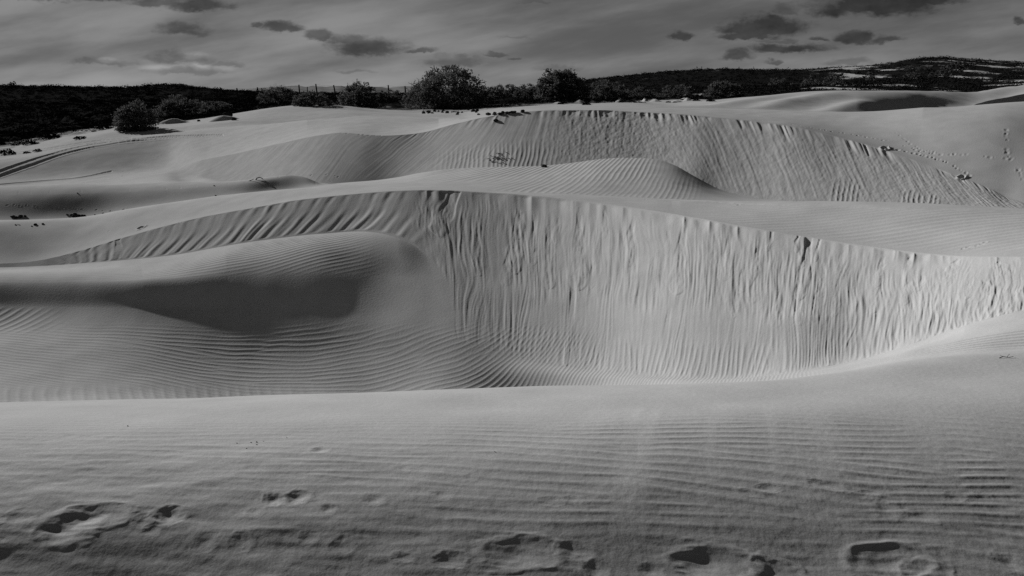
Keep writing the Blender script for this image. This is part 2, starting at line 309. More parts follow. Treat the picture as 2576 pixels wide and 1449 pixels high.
def slip_flutes():
    """chutes, ribs and sand tongues on the main slip face"""
    s = slice(S0['face_base'], S0['main_crest'])
    x, y, v, u = X[s], Y[s], VV[s], UU[s]
    crest = KY[KI['main_crest']][None]; base = KY[KI['face_base']][None]; nose = KY[KI['nose_top']][None]
    right = ss(U0, 1122, 1155)[None]
    rtex = ss(U0, 1010, 1120)[None] * (1 + 0 * y)
    bot = nose * (1 - right) + base * right
    q = np.clip((crest - y) / (crest - bot), 0, 1)                 # 0 at the crest, 1 at the foot
    foot = 1 - (1 - right) * ss(np.clip((crest - y) / (crest - bot), 0, 1.05), .90, 1.0)
    on = foot * (((crest - y) >= 0) & ((crest - y) <= (crest - bot) * 1.02))
    U = usc(650)[None] + 0 * y
    # left: long leaning ribs
    Ul = U + (46 * q + 34 * q * q) * (ss(U, 150, 420)) + 6 * fbm(U / 90, q * 2, 91, 2)
    rib = np.cos(2 * PI * Ul / (36 + 0 * U) + 3.4 * fbm(Ul / 150, q * .4, 93, 2))
    rib = rib + .35 * np.cos(2 * PI * Ul / 19 + 3 * vn(Ul / 60, q, 95))
    top = ss(q, 0, .05) * (1 - .55 * ss(q, .10, .30)) + .9 * ss(q, .32, .62)
    al = .0085 * top * ss(q, 1.0, .93) * ss(U, 1120, 1010) * ss(U, 60, 260) * (.65 + .45 * vn(Ul / 70, q * .6, 97))
    D[s] += on * al * rib
    # right: chutes under the brink, tangled ribs, smooth lower apron with leaning ripples
    Ur = U + 10 * fbm(U / 120, q * 3.2, 101, 2) - 26 * q * ss(U, 1900, 2500)
    fold = 1.0 - 2.2 * np.abs(fbm(Ur / 34, q * .5, 103, 2))
    D[s] += on * rtex * (.021 * (fold - .6) * (.4 + .9 * ss(vn(U / 70, 0 * q, 106), -.6, .6))) * ss(q, 0, .02) * ss(q, .20 + .08 * vn(U / 45, 0 * q, 104), .03)
    r1 = fbm(Ur / 11, q * 3.4 + 3, 105, 3); r2 = fbm(Ur / 5.5, q * 7, 107, 2)
    r3 = 1 - np.abs(fbm(Ur / 16, q * 3.0, 109, 3)) * 2.4
    far_r = ss(U, 1950, 2250)
    body = ss(q, .08, .24) * (1 - ss(q, .60 + .08 * vn(U / 60, q, 111), .72) * (1 - far_r))
    D[s] += on * rtex * body * (.0056 * r1 + .0042 * r2 + .0062 * (r3 - .5)) * (.25 + 1.0 * ss(fbm(U / 60, q * 2.5, 118, 2), -.5, .5))
    D[s] += on * rtex * .0046 * fbm(Ur / 4.6 + 3 * vn(U / 40, q * 2, 126), q * 2.6, 127, 3) * (.15 + 1.1 * ss(fbm(U / 45, q * 2.2, 128, 2), -.45, .45)) * ss(q, .02, .1) * ss(q, 1.0, .9)
    Uw = U + 70 * (q - .7) * (1 - far_r) + 36 * (q - .5) * far_r + 8 * fbm(U / 60, q * 4, 113, 2)
    p = 2 * PI * Uw / (14 + 5 * far_r) + 2.8 * fbm(U / 70, q * 2.5, 115, 2)
    low = ss(q, .76 + .05 * vn(U / 90, 0 * U, 117), .86) * (1 - far_r) + .8 * ss(q, .25, .5) * far_r
    low = low * ss(q, 1.0, .95) * ss(U, 1150, 1350)
    D[s] += on * wave(p) * low * .0026 * (.55 + .6 * ss(vn(U / 50, q * 4, 119), -.6, .6))
    # terrace where blown sand gathers above the foot
    D[s] += on * rtex * .003 * fbm(U / 8, q * 5, 121, 3) * ss(q, .5, .65)
    D[s] += on * rtex * .03 * np.exp(-((q - .67) / .07) ** 2) * ss(U, 1180, 1300) * (1 - .7 * far_r)
    # separate avalanche tongues: neck, body, blunt toe
    def tongue(uc, q0, q1, wn, wb, lean=0., dep=.05, rough=.5, seed=1):
        dep = dep * .26
        c0, c1 = np.searchsorted(U[0], uc - 3 * wb - abs(lean) - 12), np.searchsorted(U[0], uc + 3 * wb + abs(lean) + 12)
        q_, U_ = q[:, c0:c1], U[:, c0:c1]
        tq = (q_ - q0) / (q1 - q0)
        cen = uc + lean * tq + 4 * vn(tq * 2.2, 0 * tq, 200 + seed)
        wd = wn + (wb - wn) * ss(tq, .15, .75)
        wd = wd * np.sqrt(np.clip(1 - np.clip((tq - .85) / .15, 0, 1) ** 2, 0, 1)) * (1 + .18 * vn(tq * 6, 0 * tq, 230 + seed))
        dd = np.abs(U_ - cen) / np.maximum(wd, .3)
        ins = ss(dd, 1.15, .80) * (tq > 0) * (tq < 1)
        prof = -dep * (1 - 1.45 * ss(tq, .2, .75)) * (1 if q0 == 0 else ss(tq, 0, .25))
        edge = np.exp(-((dd - 1.0) / .13) ** 2) * ss(tq, .02, .15) * (tq < 1)
        D[s, c0:c1] += on[:, c0:c1] * (ins * (prof + .0035 * rough * fbm(U_ / 5, q_ * 26, 240 + seed, 2)) + edge * dep * .06)
    rt = random.Random(8)
    for i_ in range(46):
        uc = rt.uniform(1190, 2540); qa = rt.uniform(.03, .42); ln = rt.uniform(.14, .36)
        tongue(uc, qa, min(qa + ln, .92), rt.uniform(3, 6), rt.uniform(6, 15), rt.uniform(-14, 6), rt.uniform(.010, .030), .8, 20 + i_)
    tongue(1150, 0.0, .60, 14, 20, -55, .07, .6, 1)
    tongue(1452, .05, .60, 7, 24, 0, .05, 1.2, 2)
    tongue(1445, .55, 1.0, 8, 8, -14, .045, .2, 3)
    tongue(2034, 0.0, .52, 8, 17, -12, .045, .8, 4)
    tongue(1938, 0.0, .17, 3.5, 4.5, -6, .04, .3, 5)
    tongue(2002, 0.0, .15, 3, 4, 0, .04, .3, 6)
    tongue(2058, 0.0, .21, 3, 4, -6, .04, .3, 7)
    tongue(1300, .12, .56, 7, 21, -4, .035, 1.4, 9)
    tongue(1590, .06, .42, 6, 15, -10, .035, .8, 10)
    tongue(1718, .03, .55, 8, 20, -12, .05, 1.2, 11)
    tongue(1835, .06, .42, 6, 17, -16, .035, .9, 12)
    tongue(1380, .20, .62, 8, 17, 2, .028, 1.2, 14)
    tongue(1905, .10, .40, 5, 9, -6, .03, .6, 15)
    tongue(1690, .62, .95, 6, 7, -12, .03, .2, 16)
    tongue(2290, .02, .14, 3, 4, -3, .03, .3, 17)
    tongue(2412, .02, .22, 5, 11, -20, .03, .6, 18)
    tongue(302, .0, .98, 8, 13, -6, .05, .4, 19)
slip_flutes()

def plateau_ripples():
    s = slice(S0['main_crest'], S0['shoulder'])
    x, y, u = X[s], Y[s], UU[s]
    p = 2 * PI * (y + .22 * x) / .15 + 2 * fbm(x * .6, y, 121, 2)
    D[s] += wave(p) * .0028 * ss(u, 1450, 1800) * (.5 + .6 * ss(vn(x * .4, y * .7, 123), -.5, .5)) * ss(tt[s][:, None], .02, .2)
    D[s] += .03 * fbm(x * .5 + y * .3, y * .5, 125, 2) * ss(tt[s][:, None], 0, .5) * ss(u, 1500, 1900)
plateau_ripples()

def upper_ripples():
    s = slice(S0['hollow'], S0['upper_base'])
    x, y, u, v = X[s], Y[s], UU[s], VV[s]
    xr = np.maximum(x + 3.5, 0)
    c = .12 * x + .17 * xr ** 1.9
    dc = .12 + .323 * xr ** .9
    p = 2 * PI * (.60 * y - c) / .34 + 3 * fbm(x * .4, y * .6, 131, 2) + 2.0 * vn(x * .15, y * .2, 133)
    amp = .0095 * ss(u, 930, 1150) * ss(u, 1780, 1640) * (.6 + .5 * vn(x * .3, y * .4, 135))
    amp = amp * (1 - .92 * ss(u, 1600, 1680) * ss(v, 478, 440)) * ss(v, 470 - (u - 1000) * .14, 455 - (u - 1000) * .14 - 0) if False else amp * (1 - .92 * ss(u, 1600, 1680) * ss(v, 478, 440)) * (1 - ss(v, 448, 462) * ss(u, 1330, 1180))
    D[s] += wave(p) * amp
upper_ripples()

def upper_flutes():
    s = slice(S0['upper_base'], S0['upper_crest'])
    t = tt[s][:, None] + 0 * X[s]
    q = 1 - t
    U = usc(390)[None] + 0 * q
    left = ss(U, 1500, 1000); fr = ss(U, 1560, 1800); veryleft = ss(U, 900, 820)
    Ul = U + (150 * q) * left * (1 - .2 * veryleft) - 95 * q * fr + 5 * fbm(U / 60, q * 3, 141, 2)
    on = ss(U, 425, 520)
    # leaning threads on the left, chutes below the brink in the middle, coarse slumps on the right
    th = fbm(Ul / 9, q * .8, 143, 3) + .6 * fbm(Ul / 4.6, q * 1.2, 144, 2)
    D[s] += on * (.009 * th * ss(q, 0, .08) * ss(q, 1, .9)) * (.55 + .05 * left) * (1 - .2 * veryleft) * (1 - .6 * np.exp(-((U - 900) / 75) ** 2))
    fold = 1.0 - 2.2 * np.abs(fbm(Ul / 17, q * .6, 145, 2))
    D[s] += on * .027 * (fold - .6) * (.3 + ss(vn(U / 60, 0 * q, 142), -.6, .6)) * ss(q, 0, .02) * ss(q, .24 + .1 * vn(U / 25, 0 * q, 146), .03) * ss(U, 900, 1250) * (1 - .5 * ss(U, 2150, 2400))
    ridge = 1 - 2 * np.abs(fbm(Ul / 17, q * 1.6, 147, 3))
    D[s] += on * .007 * (ridge - .5) * ss(U, 1250, 1420) * ss(q, .1, .25) * ss(q, .95, .6 - 0 * q)
    rough = fbm(U / 7 + q * 4, q * 22, 149, 3)
    D[s] += .006 * rough * ss(U, 1600, 1950) * ss(q, .05, .2)
    D[s] += .010 * fbm(U / 5, q * 18, 151, 2) * ss(U, 1300, 1500) * ss(U, 1900, 1600)
    p = 2 * PI * (U + 18 * q) / 11.5 + 2.5 * fbm(U / 40, q * 4, 153, 2)
    D[s] += .007 * wave(p) * ss(U, 1060, 1180) * ss(U, 1450, 1330) * ss(q, .45, .8)
    p = 2 * PI * (U + 18 * q) / 13 + 2.5 * fbm(U / 40, q * 4, 155, 2)
    D[s] += .006 * wave(p) * ss(q, .6, .8) * (ss(U, 2080, 2110) * ss(U, 2190, 2160) + ss(U, 2260, 2300) * ss(U, 2400, 2360))
upper_flutes()

def far_faces():
    """the two small slip faces and swells on the far right dune, bands on the far left dunes"""
    s = slice(S0['back_floor'], S0['h4'])
    u, v, x, y = UU[s], VV[s], X[s], Y[s]
    t = np.clip(tt[s][:, None] + (seg[s][:, None] - KI['back_floor']), 0, 1) + 0 * x
    # right dune
    ucrest = 2310 + 0 * t
    line = .05 + .95 * ss(u, 2310, 2590) ** .85            # rising crest of the big dark face
    c, r, x0, y0, z0 = find(2360, 256, S0['back_floor'])
    dx = (x - x0) / 3.6; dy = (y - y0 + .25 * (x - x0)) / 3.0
    d = np.sqrt(dx ** 2 + np.where(dy > 0, dy * 1.9, dy * .6) ** 2)
    D[s] -= .30 * (1 - ss(d, .0, 1.1)) * ss(dx, -1.3, .3)
    st = fbm((x * .8 + y * .35), (y - x) * .05, 161, 3)
    D[s] += .05 * st * ss(u, 2250, 2400)
    for (cu, cv, hh_, wd) in ((1980, 262, .22, 1.1), (2130, 272, .25, 1.0), (1860, 262, .2, 1.3), (2060, 250, .15, 1.5)):
        c, r, x0, y0, z0 = find(cu, cv, S0['back_floor'])
        k_ = ((x - x0) * .8 - (y - y0) * .55) / wd; l_ = ((x - x0) * .55 + (y - y0) * .8) / 7
        D[s] += hh_ * np.exp(-k_ * k_ - l_ * l_)
far_faces()

# ---- small dunes and mounds standing on the sand (gentle back, steep lee side towards the camera's right)
def bump(u, v, r0n, wx, wy, h, lee=.5, seed=0, rot=0.):
    c, r, x0, y0, z0 = find(u, v, S0[r0n])
    lo, hi = np.searchsorted(A, (x0 - 4 * wx) / max(y0, 1)), np.searchsorted(A, (x0 + 4 * wx) / max(y0, 1))
    lo = max(lo - 2, 0); hi = min(hi + 2, NC)
    rr = np.nonzero((Y[:, c] > y0 - 4 * wy) & (Y[:, c] < y0 + 4 * wy))[0]
    if not len(rr): return
    s = (slice(rr[0], rr[-1] + 1), slice(lo, hi))
    dx = X[s] - x0; dy = Y[s] - y0
    dx, dy = dx * math.cos(rot) + dy * math.sin(rot), -dx * math.sin(rot) + dy * math.cos(rot)
    k = np.where(dy < 0, lee, 1.0)
    d = np.sqrt((dx / wx) ** 2 + (dy / (wy * k)) ** 2)
    prof = np.where(d < 1, (1 - d) ** 1.0 * .75 + .25 * (1 - d * d), 0)
    D[s] += h * prof * (1 + .1 * vn(dx * 3, dy * 3, seed))
MOUNDS = [(1283, 256, 'back_floor', 2.6, 2.2, .55, .28, .0), (688, 262, 'far_sand', 1.0, .9, .3, .5, 0), (1085, 272, 'far_sand', 1.2, 1.4, .25, .6, 0), (985, 268, 'far_sand', 1.0, 1.0, .35, .5, .2),
          (1010, 258, 'far_sand', .8, .9, .3, .5, 0)]
rm = random.Random(3)
for i in range(26):
    uu = rm.uniform(1395, 1790); vv_ = 263 - (uu - 1395) * .02 - rm.uniform(0, 14)
    MOUNDS.append((uu, vv_, 'back_floor', rm.uniform(.4, 1.0), rm.uniform(.5, 1.0), rm.uniform(.15, .42), rm.uniform(.4, .8), rm.uniform(-.4, .4)))
for i in range(40):
    uu = rm.uniform(-20, 420); vv_ = 372 - uu * .18 - rm.uniform(8, 46)
    MOUNDS.append((uu, vv_, 'back_floor', rm.uniform(.4, 1.0), rm.uniform(.4, .9), rm.uniform(.10, .25), rm.uniform(.4, .8), rm.uniform(-.4, .4)))
for i in range(14):
    uu = rm.uniform(560, 1060); vv_ = 262 - rm.uniform(-4, 16)
    MOUNDS.append((uu, vv_, 'far_sand', rm.uniform(.4, 1.0), rm.uniform(.4, .9), rm.uniform(.10, .3), rm.uniform(.4, .8), rm.uniform(-.4, .4)))
for i, m in enumerate(MOUNDS): bump(*m[:7], i, m[7])
bump(432, 310, 'upper_crest', 1.2, 1.5, .40, .35, 3, .2)
bump(560, 303, 'upper_crest', 1.1, 1.2, .35, .5, 4, .2)

# ---- prints and ruts in the sand
def hollow(u, v, wpx, dpx, depth, rot=0., rim=.35, seed=0, r0n='k0', heel=False):
    c, r, x0, y0, z0 = find(u, v, S0[r0n])
    dist = y0
    rx = wpx / F * dist * .5
    ry = rx * dpx
    R = 2.4 * max(rx, ry)
    lo, hi = np.searchsorted(A, (x0 - R) / (y0 + .0)), np.searchsorted(A, (x0 + R) / (y0 - .0))
    lo = max(lo - 3, 0); hi = min(hi + 3, NC)
    rr = np.nonzero((Y[:, c] > y0 - R) & (Y[:, c] < y0 + R))[0]
    if not len(rr): return
    s = (slice(max(rr[0] - 8, 0), rr[-1] + 9), slice(lo, hi))
    dx = X[s] - x0; dy = Y[s] - y0
    dx, dy = dx * math.cos(rot) + dy * math.sin(rot), -dx * math.sin(rot) + dy * math.cos(rot)
    wob = 1 + .15 * vn(dx / rx * 1.1, dy / ry * 1.1, 300 + seed) + .10 * vn(dx / rx * 3, dy / ry * 3, 400 + seed)
    d = np.sqrt((dx / rx) ** 2 + (dy / ry) ** 2) * wob
    bowl = -np.exp(-(d / .72) ** 2) * (1 - .35 * np.clip(dx / rx, -.3, 1))
    if heel: bowl = bowl * (1 - .55 * ss(dx / rx, -.6, .8))
    rimm = np.exp(-((d - 1.25) / .25) ** 2)
    D[s] += depth * (bowl + rim * rimm)
FG = [  # u, v, width px, depth/width, depth m
    (172, 1325, 150, .6, .050), (362, 1312, 52, .9, .020), (427, 1297, 78, .8, .028), (385, 1332, 44, .9, .014), (690, 1258, 58, .85, .028), (750, 1252, 62, .85, .028), (805, 1134, 48, .9, .030),
    (940, 1259, 60, .8, .014), (824, 1284, 42, .9, .014), (640, 1292, 40, .9, .007), (520, 1365, 70, .8, .012), (606, 1368, 64, .9, .014), (775, 1358, 50, .9, .010), (860, 1376, 62, .9, .012),
    (1012, 1407, 52, .6, .016), (1130, 1410, 84, .6, .018), (1318, 1392, 190, .5, .042), (1450, 1388, 90, .6, .010), (1800, 1416, 210, .45, .038), (2240, 1416, 230, .45, .040), (1500, 1436, 70, .8, .015),
    (2230, 1283, 62, .9, .020), (1390, 1262, 60, .6, .008), (1440, 1259, 50, .6, .007), (1750, 1238, 40, .7, .008), (1930, 1230, 60, .5, .006), (2080, 1222, 90, .4, .008), (176, 1096, 44, .8, .008), (284, 1102, 40, .8, .007),
    (1010, 1180, 40, .9, .008), (1184, 1200, 34, .9, .008), (1110, 1248, 60, .6, .006), (1885, 1240, 60, .5, .006), (2180, 1245, 60, .5, .007), (2400, 1252, 60, .6, .008), (2320, 1298, 70, .7, .010), (2470, 1250, 40, .7, .010),
    (2330, 1440, 120, .6, .022), (1960, 1442, 130, .6, .024), (40, 1302, 80, .8, .012), (-20, 1304, 60, .8, .014), (2540, 1420, 80, .7, .02), (1640, 1436, 60, .8, .01), (240, 1300, 160, .5, .012), (8, 1356, 26, .9, .01)]
for i, f in enumerate(FG):
    big = f[2] > 100
    k_ = (.12 if f[0] < 400 else .055) if big else .15 if f[4] >= .024 else .07 if f[4] > .012 else .06
    hollow(f[0], f[1], f[2], f[3], k_ * f[2] / F * 2.9 * .5, rot=.15 * math.sin(i * 2.1), seed=i, rim=.34 if big and f[0] > 400 else .16, heel=big)
def trail(pts, n, w, depth, r0n, jit=2.0, seed=0, dpx=1.0):
    r = random.Random(seed)
    p = np.array(pts, float)
    L = np.concatenate([[0], np.cumsum(np.hypot(*np.diff(p, axis=0).T))])
    for i in range(n):
        q = (i + r.uniform(-.2, .2)) / max(n - 1, 1) * L[-1]
        u = np.interp(q, L, p[:, 0]) + r.uniform(-jit, jit); v = np.interp(q, L, p[:, 1]) + (.9 if i % 2 else -.9) * jit * .5
        if r.random() < .22: continue
        hollow(u, v, w * r.uniform(.7, 1.2), dpx, depth * r.uniform(.1, .36), r.uniform(-.4, .4), .3, seed * 50 + i, r0n)
trail([(1990, 314), (2100, 332), (2180, 345), (2240, 357), (2300, 376), (2350, 383)], 34, 7, .05, 'upper_crest', 1.5, 1)
trail([(2230, 372), (2290, 384), (2380, 408), (2440, 443)], 24, 9, .06, 'upper_crest', 1.6, 2)
trail([(2300, 378), (2350, 388), (2420, 390), (2540, 402)], 20, 9, .055, 'upper_crest', 2.5, 3)
trail([(2255, 336), (2290, 362), (2310, 372)], 12, 7, .05, 'upper_crest', 2.0, 4)
trail([(2530, 330), (2530, 385), (2560, 425), (2572, 450)], 18, 9, .055, 'upper_crest', 3.0, 5)
trail([(1890, 300), (1960, 310), (2060, 325)], 14, 5, .035, 'upper_crest', 1.2, 6)
trail([(310, 432), (372, 404), (430, 385), (520, 368), (640, 345)], 34, 4.5, .06, 'upper_crest', 1.4, 7)
trail([(210, 460), (290, 446), (340, 432)], 8, 6, .05, 'left_ridge', 1.4, 17)
trail([(0, 517), (70, 518), (130, 520), (190, 526), (265, 530), (330, 538)], 20, 7, .06, 'hollow', 1.2, 8)
trail([(850, 372), (880, 360), (960, 346)], 9, 10, .05, 'upper_crest', 3, 9, .7)
trail([(2420, 629), (2440, 624), (2462, 617), (2480, 612)], 9, 13, .035, 'main_crest', 3, 10, .8)
trail([(1540, 497), (1700, 507), (1800, 510), (1900, 516)], 9, 9, .03, 'main_crest', 1, 11, .7)
trail([(230, 580), (330, 582), (420, 578), (560, 556), (640, 545)], 10, 9, .03, 'main_crest', 2.5, 12, .7)
hollow(355, 573, 19, .9, .06, 0, .3, 5, 'main_crest')
trail([(700, 450), (760, 440), (860, 442), (800, 470)], 9, 7, .05, 'left_ridge', 3, 13)
hollow(2225, 375, 18, .9, .09, 0, .5, 3, 'upper_crest'); hollow(2418, 449, 17, .8, .09, 0, .5, 4, 'upper_crest')
trail([(0, 487), (400, 481), (700, 450)], 18, 6, .03, 'left_ridge', 1.5, 14)

def rut(pts, r0n, w, depth):
    p = np.array(pts, float)
    us = np.arange(p[0, 0], p[-1, 0], 1.2)
    vs = pchip(p[:, 0], p[:, 1], us)
    P = [find(u, v, S0[r0n]) for u, v in zip(us, vs)]
    xs = np.array([q[2] for q in P]); ys = np.array([q[3] for q in P])
    for c in range(NC):
        x_at = A[c]
        b = xs / ys
        if x_at < b.min() or x_at > b.max(): continue
        yc = np.interp(x_at, b, ys)
        rr = slice(max(np.searchsorted(Y[:, c], yc - 6 * w) - 1, 0), np.searchsorted(Y[:, c], yc + 6 * w) + 1)
        k = np.abs(Y[rr, c] - yc) / w
        D[rr, c] += depth * (-np.clip(1 - k ** 2, 0, 1) + .35 * np.exp(-((k - 1.25) / .3) ** 2))
rut([(-30, 456), (0, 445), (80, 418), (150, 394), (220, 376), (300, 362), (380, 353), (460, 347), (560, 344)], 'upper_crest', .26, .05)
rut([(-30, 445), (0, 434), (80, 406), (150, 384), (220, 368), (300, 356), (380, 349), (460, 344), (560, 341)], 'upper_crest', .26, .05)
rut([(-30, 399), (0, 394), (120, 380), (230, 362), (330, 350)], 'upper_crest', .3, .025)
rut([(-30, 391), (0, 388), (120, 374), (230, 358), (330, 347)], 'upper_crest', .3, .025)
rut([(-30, 468), (0, 465), (100, 456), (200, 447), (280, 432)], 'left_dip', .2, .03)

Z = Z + D

# ----------------------------------------------------------------------------- materials
def mat(name):
    m = bpy.data.materials.new(name); m.use_nodes = True
    nt = m.node_tree
    b = nt.nodes['Principled BSDF']
    b.inputs['Specular IOR Level'].default_value = 0.0
    b.inputs['Roughness'].default_value = .95
    return m, nt, b
def N(nt, t, **kw):
    n = nt.nodes.new(t)
    for k_, v_ in kw.items():
        if k_ in n.inputs: n.inputs[k_].default_value = v_
        else: setattr(n, k_, v_)
    return n
def L(nt, a, b): nt.links.new(a, b)
def gray(x): return (x, x, x, 1)

SAND = .36
SKY_KNEE = 1.0
SKY_GAIN = 1.60
def sand_material(name, scrub):
    m, nt, b = mat(name)
    tc = N(nt, 'ShaderNodeNewGeometry')
    n1 = N(nt, 'ShaderNodeTexNoise', Scale=2.2, Detail=5.0, Roughness=.6); L(nt, tc.outputs['Position'], n1.inputs['Vector'])
    n2 = N(nt, 'ShaderNodeTexNoise', Scale=190.0, Detail=3.0, Roughness=.7); L(nt, tc.outputs['Position'], n2.inputs['Vector'])
    r1 = N(nt, 'ShaderNodeMapRange'); r1.inputs['From Min'].default_value = .3; r1.inputs['From Max'].default_value = .7
    r1.inputs['To Min'].default_value = SAND * .93; r1.inputs['To Max'].default_value = SAND * 1.07; L(nt, n1.outputs['Fac'], r1.inputs['Value'])
    r2 = N(nt, 'ShaderNodeMapRange'); r2.inputs['From Min'].default_value = .25; r2.inputs['From Max'].default_value = .75
    r2.inputs['To Min'].default_value = .74; r2.inputs['To Max'].default_value = 1.26; L(nt, n2.outputs['Fac'], r2.inputs['Value'])
    mu = N(nt, 'ShaderNodeMath', operation='MULTIPLY'); L(nt, r1.outputs[0], mu.inputs[0]); L(nt, r2.outputs[0], mu.inputs[1])
    fr = N(nt, 'ShaderNodeAttribute', attribute_name='fresh')
    fm = N(nt, 'ShaderNodeMath', operation='MULTIPLY_ADD'); L(nt, fr.outputs['Fac'], fm.inputs[0]); fm.inputs[1].default_value = .12; fm.inputs[2].default_value = 1.0
    fq = N(nt, 'ShaderNodeMath', operation='MULTIPLY'); L(nt, mu.outputs[0], fq.inputs[0]); L(nt, fm.outputs[0], fq.inputs[1])
    col = fq.outputs[0]
    if scrub:
        at = N(nt, 'ShaderNodeAttribute', attribute_name='scrub')
        n3 = N(nt, 'ShaderNodeTexNoise', Scale=.8, Detail=7.0, Roughness=.78); L(nt, tc.outputs['Position'], n3.inputs['Vector'])
        ad = N(nt, 'ShaderNodeMath', operation='ADD'); L(nt, at.outputs['Fac'], ad.inputs[0]); L(nt, n3.outputs['Fac'], ad.inputs[1])
        rr = N(nt, 'ShaderNodeMapRange'); rr.inputs['From Min'].default_value = .84; rr.inputs['From Max'].default_value = 1.10; L(nt, ad.outputs[0], rr.inputs['Value'])
        mx = N(nt, 'ShaderNodeMix'); L(nt, rr.outputs[0], mx.inputs[0]); L(nt, col, mx.inputs[2]); mx.inputs[3].default_value = .013
        col = mx.outputs[0]
    cb = N(nt, 'ShaderNodeCombineColor')
    for i in range(3): L(nt, col, cb.inputs[i])
    L(nt, cb.outputs[0], b.inputs['Base Color'])
    bp = N(nt, 'ShaderNodeBump', Strength=.5, Distance=.0006); L(nt, n2.outputs['Fac'], bp.inputs['Height'])
    n4 = N(nt, 'ShaderNodeTexNoise', Scale=26.0, Detail=2.0, Roughness=.5); L(nt, tc.outputs['Position'], n4.inputs['Vector'])
    bp2 = N(nt, 'ShaderNodeBump', Strength=.5, Distance=.004); L(nt, n4.outputs['Fac'], bp2.inputs['Height']); L(nt, bp.outputs[0], bp2.inputs['Normal'])
    L(nt, bp2.outputs[0], b.inputs['Normal'])
    return m
M_SAND = sand_material('wind_blown_sand', True)

def grid_mesh(name, r0, r1, material):
    n = r1 - r0
    co = np.empty((n * NC, 3), np.float32)
    co[:, 0] = X[r0:r1].ravel(); co[:, 1] = Y[r0:r1].ravel(); co[:, 2] = Z[r0:r1].ravel()
    idx = np.arange(n * NC, dtype=np.int32).reshape(n, NC)
    q = np.stack([idx[:-1, :-1], idx[:-1, 1:], idx[1:, 1:], idx[1:, :-1]], -1).reshape(-1, 4)
    me = bpy.data.meshes.new(name)
    me.vertices.add(len(co)); me.vertices.foreach_set('co', co.ravel())
    me.loops.add(q.size); me.loops.foreach_set('vertex_index', q.ravel())
    me.polygons.add(len(q)); me.polygons.foreach_set('loop_start', np.arange(0, q.size, 4, dtype=np.int32))
    me.polygons.foreach_set('loop_total', np.full(len(q), 4, np.int32))
    me.update(calc_edges=True)
    me.polygons.foreach_set('use_smooth', np.ones(len(q), bool))
    sc = me.attributes.new('scrub', 'FLOAT', 'POINT')
    sc.data.foreach_set('value', SCRUB[r0:r1].ravel().astype(np.float32))
    st = me.attributes.new('fresh', 'FLOAT', 'POINT')
    st.data.foreach_set('value', STREAK[r0:r1].ravel().astype(np.float32))
    me.materials.append(material)
    o = bpy.data.objects.new(name, me); C.objects.link(o)
    o['kind'] = 'structure'
    return o
# how much of the ground is dark soil and low growth instead of blown sand
SCRUB = np.zeros_like(Z)
SG = seg[:, None] + tt[:, None] + 0 * Z
iF, iS = KI['far_sand'], KI['scrub_front']
SCRUB = np.where(SG > iF, .0 + .85 * ss(SG, iF, iF + 2.4), 0) * 1.0
SCRUB = SCRUB + .22 * ss(SG, iS, iS + 1.2)
leftw = ss(UU, 620, 200)
SCRUB = SCRUB + leftw * .55 * ss(SG, KI['back_floor'] + .2, iF + 1.2) * ss(Y, 40, 46)
SCRUB = np.maximum(SCRUB, ss(SG, iF + .15, iF + .85) * ss(UU, 760, 560))
SCRUB = SCRUB - .80 * ss(fbm(X * .14, Y * .045, 171, 4, .7), -.12, .35) * ss(UU, 1850, 2150) * (SG > iS) - .5 * ss(fbm(X * .12, Y * .05, 173, 3), .15, .5) * (SG > iF) * ss(UU, 1350, 1500) * ss(UU, 1990, 1850)
SCRUB = np.clip(SCRUB, 0, 1)
split = S0['h4'] + 6
ground = grid_mesh('ground', 0, split + 1, M_SAND)
ground['label'] = 'rippled pale sand dunes with slip faces and footprints'
hill = grid_mesh('hills', split, NR, M_SAND)


# ----------------------------------------------------------------------------- things on the sand
Zf = Z
def spot(u, v, r0n='far_sand'):
    c, r, x, y, z = find(u, v, S0[r0n])
    return x, y, float(Zf[r, c])
def mesh_obj(name, verts, faces, material, parent=None, smooth=False):
    me = bpy.data.meshes.new(name)
    me.from_pydata([tuple(v) for v in verts], [], [tuple(f) for f in faces])
    if smooth:
        for p in me.polygons: p.use_smooth = True
    me.materials.append(material)
    o = bpy.data.objects.new(name, me); C.objects.link(o)
    if parent: o.parent = parent
    return o
def thing(name, label, cat, loc, group=None):
    o = bpy.data.objects.new(name, None); o.empty_display_size = .2; C.objects.link(o)
    o.location = loc; o['label'] = label; o['category'] = cat
    if group: o['group'] = group
    return o
def tag(o, label, cat, group=None):
    o['label'] = label; o['category'] = cat
    if group: o['group'] = group
    return o
def dark_mat(name, lo, hi, scale, rough=.9):
    m, nt, b = mat(name)
    tc = N(nt, 'ShaderNodeNewGeometry')
    n1 = N(nt, 'ShaderNodeTexNoise', Scale=scale, Detail=4.0, Roughness=.6); L(nt, tc.outputs['Position'], n1.inputs['Vector'])
    r1 = N(nt, 'ShaderNodeMapRange'); r1.inputs['From Min'].default_value = .3; r1.inputs['From Max'].default_value = .7
    r1.inputs['To Min'].default_value = lo; r1.inputs['To Max'].default_value = hi; L(nt, n1.outputs['Fac'], r1.inputs['Value'])
    cb = N(nt, 'ShaderNodeCombineColor')
    for i in range(3): L(nt, r1.outputs[0], cb.inputs[i])
    L(nt, cb.outputs[0], b.inputs['Base Color']); b.inputs['Roughness'].default_value = rough
    return m
M_LEAF = dark_mat('dry_acacia_leaves', .045, .13, 3.0)
